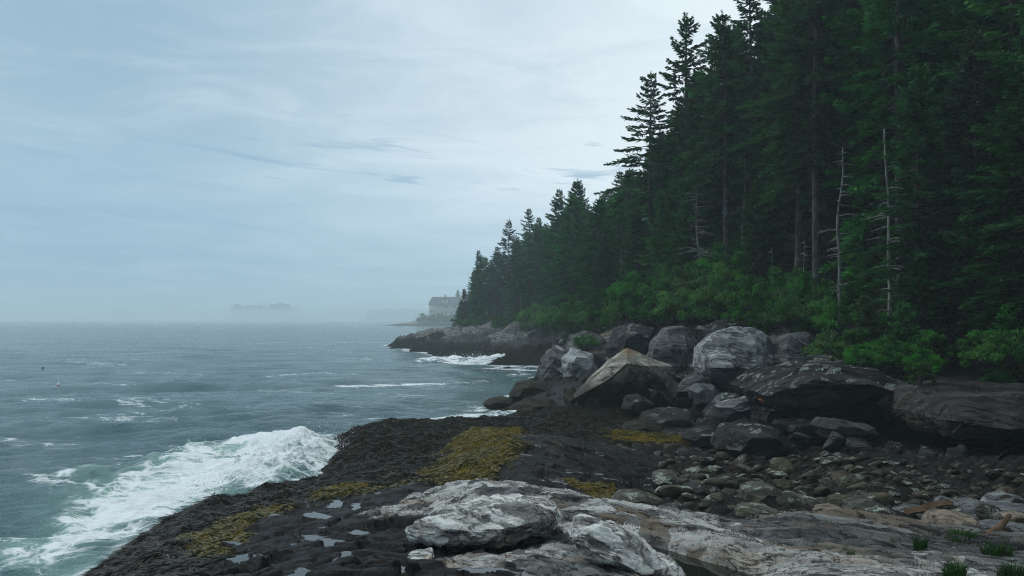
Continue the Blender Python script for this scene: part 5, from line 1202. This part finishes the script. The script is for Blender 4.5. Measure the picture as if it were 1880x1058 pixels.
# ------------------------------------------------------------------ small things
def revolve(profile, n=14):
    mb_ = MB(); pr = np.array(profile, float); th = np.arange(n) * 2 * math.pi / n
    v = np.stack([pr[:, 0, None] * np.cos(th), pr[:, 0, None] * np.sin(th), np.repeat(pr[:, 1, None], n, 1)], -1).reshape(-1, 3)
    mb_.raw(v, [(i * n + k, i * n + (k + 1) % n, (i + 1) * n + (k + 1) % n, (i + 1) * n + k) for i in range(len(pr) - 1) for k in range(n)]); return mb_
M_RED = flat_mat('red_paint', (0.30, 0.05, 0.03), 0.5); M_DKRED = flat_mat('faded_red', (0.12, 0.03, 0.025), 0.6)
bq = at_z(107, 711, 0)
buoy = thing('buoy', bq, 'white and red lobster buoy with an upright stick, afloat in open water', 'buoy')
revolve([(0.001, -.12), (.10, -.10), (.125, .05), (.125, .22), (.09, .31), (.02, .34), (.001, .34)]).build('float', M_TRIM, buoy)
revolve([(.128, .02), (.131, .05), (.131, .13), (.128, .15)]).build('stripe', M_RED, buoy)
mb = MB(); mb.tube([(0, 0, .3), (.01, 0, .62)], .016, 6); mb.build('stick', M_TRIM, buoy); buoy.rotation_euler = (0.06, 0.04, 0)
bq = at_z(78, 676, 0); buoy = thing('buoy', bq, 'small dark red buoy lying low in the water beyond the white one', 'buoy')
revolve([(0.001, -.15), (.14, -.12), (.18, .05), (.15, .17), (.05, .24), (.001, .25)]).build('float', M_DKRED, buoy)
mb = MB(); mb.tube([(0, 0, .2), (.05, 0, .42)], .02, 6); mb.build('stick', M_DKRED, buoy); buoy.rotation_euler = (0.3, 0.9, 0); buoy.scale = (0.62, 0.62, 0.62)

M_DRIFT = bark_material('orange_driftwood', (0.07, 0.042, 0.025), (0.15, 0.095, 0.055))
def on_ray(px, py, d): return at_d(px, py, d)
p0, p1 = on_ray(1664, 941, 13.25), on_ray(1744, 922, 13.9)
dv = p1 - p0; Lp = np.linalg.norm(dv); rs2 = np.random.RandomState(3)
bm = bmesh.new(); bmesh.ops.create_cube(bm, size=1.0)
for v in bm.verts: v.co = Vector((v.co.x * Lp, v.co.y * 0.12, v.co.z * 0.04))
bmesh.ops.subdivide_edges(bm, edges=[e_ for e_ in bm.edges if e_.calc_length() > 0.3], cuts=14)
for v in bm.verts: v.co += Vector((0.02 * math.sin(v.co.y * 40) * (abs(v.co.x) > Lp * .48), .012 * math.sin(v.co.x * 7), .012 * math.sin(v.co.x * 9 + v.co.y * 20)))
pmh = bpy.data.meshes.new('plank'); bm.to_mesh(pmh); bm.free(); pmh.materials.append(M_DRIFT)
o = link('driftwood_plank', pmh, None, (p0 + p1) / 2); o.rotation_euler = Vector(dv).to_track_quat('X', 'Z').to_euler(); o.rotation_euler.rotate_axis('X', 0.55)
tag(o, 'weathered orange brown plank lying slanted across the stones', 'plank')
mb = MB(); pts_ = [on_ray(*q) for q in ((1790,1000,11.0),(1800,990,11.1),(1812,984,11.15),(1822,978,11.2),(1838,966,11.3),(1846,956,11.35),(1854,946,11.4))]
mb.tube(pts_, [.05, .055, .06, .05, .042, .04, .03], 9); mb.tube([pts_[2], on_ray(1806,976,11.1)], [.03, .012], 6); mb.tube([pts_[3], on_ray(1834,982,11.15)], [.028, .010], 6)
o = mb.build('driftwood_branch', M_DRIFT); tag(o, 'crooked orange brown driftwood branch propped on the dark smooth boulder', 'driftwood')
M_ORG = flat_mat('orange_plastic', (0.55, 0.17, 0.03), 0.5)
mb = MB(); mb.tube([on_ray(1394,734,30.9), on_ray(1399,733,30.8), on_ray(1405,736,30.7), on_ray(1410,735,30.8)], [.035, .06, .06, .03], 8)
mb.tube([on_ray(1400,733,30.8), on_ray(1400,740,30.75)], [.03, .02], 6); mb.tube([on_ray(1406,736,30.7), on_ray(1408,741,30.7)], [.03, .02], 6)
tag(mb.build('flotsam', M_ORG), 'scrap of bright orange flotsam caught on the rocks', 'flotsam')

M_GRASS = leaf_material('shore_grass', (0.015, 0.05, 0.012), (0.045, 0.12, 0.022), (0.09, 0.09, 0.02), 0.4, 0.3)
def tuft(px, py, z, wpx, hpx, nb, label):
    q = at_z(px, py, z)
    for _ in range(4): q = at_z(px, py, ground_z(q[0], q[1]))
    r = np.random.RandomState(int(px)); sc_ = q[1] / F; R = wpx * sc_ / 2; Hg = hpx * sc_
    B, T_, v, ti = [], [], [], []
    for k in range(nb):
        a = r.rand() * 6.28; rr = R * math.sqrt(r.rand()) * .8; b = np.array([math.cos(a) * rr, math.sin(a) * rr * .5, -.03]); L = Hg * r.uniform(.25, 1.15); wv = .003 + .003 * r.rand()
        b[2] += ground_z(q[0] + b[0], q[1] + b[1]) - q[2]
        ln = np.array([math.cos(a + r.normal() * .5) * .45, math.sin(a) * .5, 0]) * L; s_ = np.array([-math.sin(a), math.cos(a), 0]) * wv
        if r.rand() < .5: s_ = np.array([wv, 0, 0])
        m1 = b + ln * .3 + np.array([0, 0, L * .6]); e1 = b + ln * r.uniform(.7, 1.2) + np.array([0, 0, L * r.uniform(.75, 1)])
        v += [b - s_, b + s_, m1 + s_ * .8, m1 - s_ * .8, e1]; ti += [r.rand()] * 5
    v = np.array(v); i5 = np.arange(nb) * 5
    me_ = mk_mesh('grass_tuft', v, np.stack([i5, i5 + 1, i5 + 2, i5 + 3], 1), np.stack([i5 + 3, i5 + 2, i5 + 4], 1), False, (M_GRASS,)); vfloat(me_, 'tint', ti)
    tag(link('grass_tuft', me_, None, q), label, 'grass tuft')
tuft(1690, 1010, 2.3, 26, 34, 150, 'upright yellow green grass tuft growing alone on the grey slab')
tuft(1562, 1022, 2.35, 16, 18, 70, 'tiny grass tuft in a crack of the grey slab, well apart from the others')
tuft(1765, 992, 2.2, 74, 16, 320, 'fringe of short grass in front of the round tan boulder')
tuft(1832, 1018, 2.3, 66, 30, 380, 'broad grass clump below the driftwood branch')
tuft(1752, 1060, 2.5, 48, 34, 240, 'grass clump at the bottom edge between pale and grey slabs')
tuft(1858, 1058, 2.6, 60, 36, 240, 'grass clump in the bottom corner of the picture')
tuft(1640, 996, 2.35, 14, 12, 40, 'wisp of grass on the seaward half of the grey slab')

# ------------------------------------------------------------------ rockweed and spray (countless)
sel = np.where((gy < 46) & (gy > 9) & (np.abs(gx / gy) < 0.66) & (gh > -0.05))[0]
def weed(zone, thr, count, name, m, label, seed, lmul=1.0):
    r = np.random.RandomState(seed); wv = gz_[sel, zone]
    if zone == Y: wv = wv + 0.95 * fb2(gx[sel] * 1.3, gy[sel] * 1.3, 5, 777) * (wv > 0.15)
    c = sel[wv > thr]; c = c[r.randint(len(c), size=count)]
    x = gx[c] + r.normal(0, .04, count); y = gy[c] + r.normal(0, .06, count)
    h0 = shore(x, y)[0]; hx = (shore(x + .12, y)[0] - h0) / .12; hy = (shore(x, y + .12)[0] - h0) / .12
    L = r.uniform(.12, .32, count) * lmul; Wd = r.uniform(.012, .028, count)
    dirs = np.stack([-hx * 1.5 + r.normal(0, .28, count), -hy * 1.5 - .12 + r.normal(0, .28, count), np.zeros(count)], 1); dirs /= np.linalg.norm(dirs, axis=1)[:, None] + 1e-6
    dirs[:, 2] = dirs[:, 0] * hx + dirs[:, 1] * hy + r.uniform(.0, .26, count)
    side = np.stack([-dirs[:, 1], dirs[:, 0], r.normal(0, .4, count)], 1)
    v = cards(np.stack([x, y, h0 + .005], 1), dirs, L, Wd, side)
    me_ = mk_mesh(name, v, np.arange(len(v)).reshape(-1, 4), None, False, (m,)); vfloat(me_, 'tint', np.repeat(r.rand(count), 4))
    tag(link(name, me_), label, None, None, 'stuff')
M_KELP = leaf_material('dark_rockweed', (0.004, 0.004, 0.002), (0.021, 0.020, 0.009), (0.014, 0.018, 0.007), 0.5, 0.03, 0.5, 0.25)
M_YKELP = leaf_material('yellow_rockweed', (0.07, 0.055, 0.007), (0.30, 0.185, 0.016), (0.09, 0.085, 0.016), 0.45, 0.1, 0.45, 0.3)
weed(S, 0.45, 85000, 'rockweed', M_KELP, 'dark brown rockweed draped over the low rocks', 1)
weed(Y, 0.48, 34000, 'yellow_rockweed', M_YKELP, 'yellow rockweed growing in bands', 2, 0.5)

def spray(name, line, n, up, wide, size, seed, label):
    r = np.random.RandomState(seed); pl = np.array(line); t = r.rand(n) * (len(pl) - 1); i = t.astype(int).clip(0, len(pl) - 2); f = (t - i)[:, None]
    c = pl[i] * (1 - f) + pl[i + 1] * f
    hgt_ = np.abs(r.normal(0, 1, n)) * up
    p = np.stack([c[:, 0] + r.normal(0, wide, n), c[:, 1] + r.normal(0, wide, n), 0.25 + hgt_], 1); sz = size * r.lognormal(0, .5, n) / (1 + hgt_)
    base_ = np.array([(1, 0, -.5), (-.5, .87, -.5), (-.5, -.87, -.5), (0, 0, 1)]); v = (p[:, None] + base_[None] * sz[:, None, None]).reshape(-1, 3)
    k = np.arange(n)[:, None] * 4; tr = np.concatenate([k + np.array([[0, 1, 2]]), k + np.array([[0, 3, 1]]), k + np.array([[1, 3, 2]]), k + np.array([[2, 3, 0]])])
    tag(link(name, mk_mesh(name, v, None, tr, True, (M_FOAM,))), label, None, None, 'stuff')
fmat_, fn_ = material('foam_drops'); fn_.out(fn_.bsdf((0.85, 0.87, 0.87), 0.6, None, 0.3)); M_FOAM = fmat_
spray('spray', wp((560,862),(585,850),(604,838),(608,820)), 1500, 0.34, 0.45, 0.013, 5, 'white spray where the swell hits the weedy point')
spray('spray', wp((380,925),(410,900),(440,885),(500,868)), 500, 0.16, 0.5, 0.014, 6, 'white spray along the surf')
spray('spray', wp((820,664),(860,662),(905,658),(926,655)), 700, 0.4, 0.7, 0.035, 7, 'white spray off the far shelf')

# ------------------------------------------------------------------ haze
hm, hn = material('haze')
pv = hn.node('ShaderNodeVolumePrincipled')
pv.inputs['Color'].default_value = (0.84, 0.96, 1.0, 1); pv.inputs['Density'].default_value = 0.0008; pv.inputs['Anisotropy'].default_value = 0.0
hn.out(None, pv.outputs[0])
hb = MB(); hb.box((0, 0, 15.0), (11000, 11000, 52.0)); hz_ = hb.build('haze', hm, None, False); tag(hz_, kind='stuff', label='thin sea haze over the whole bay')
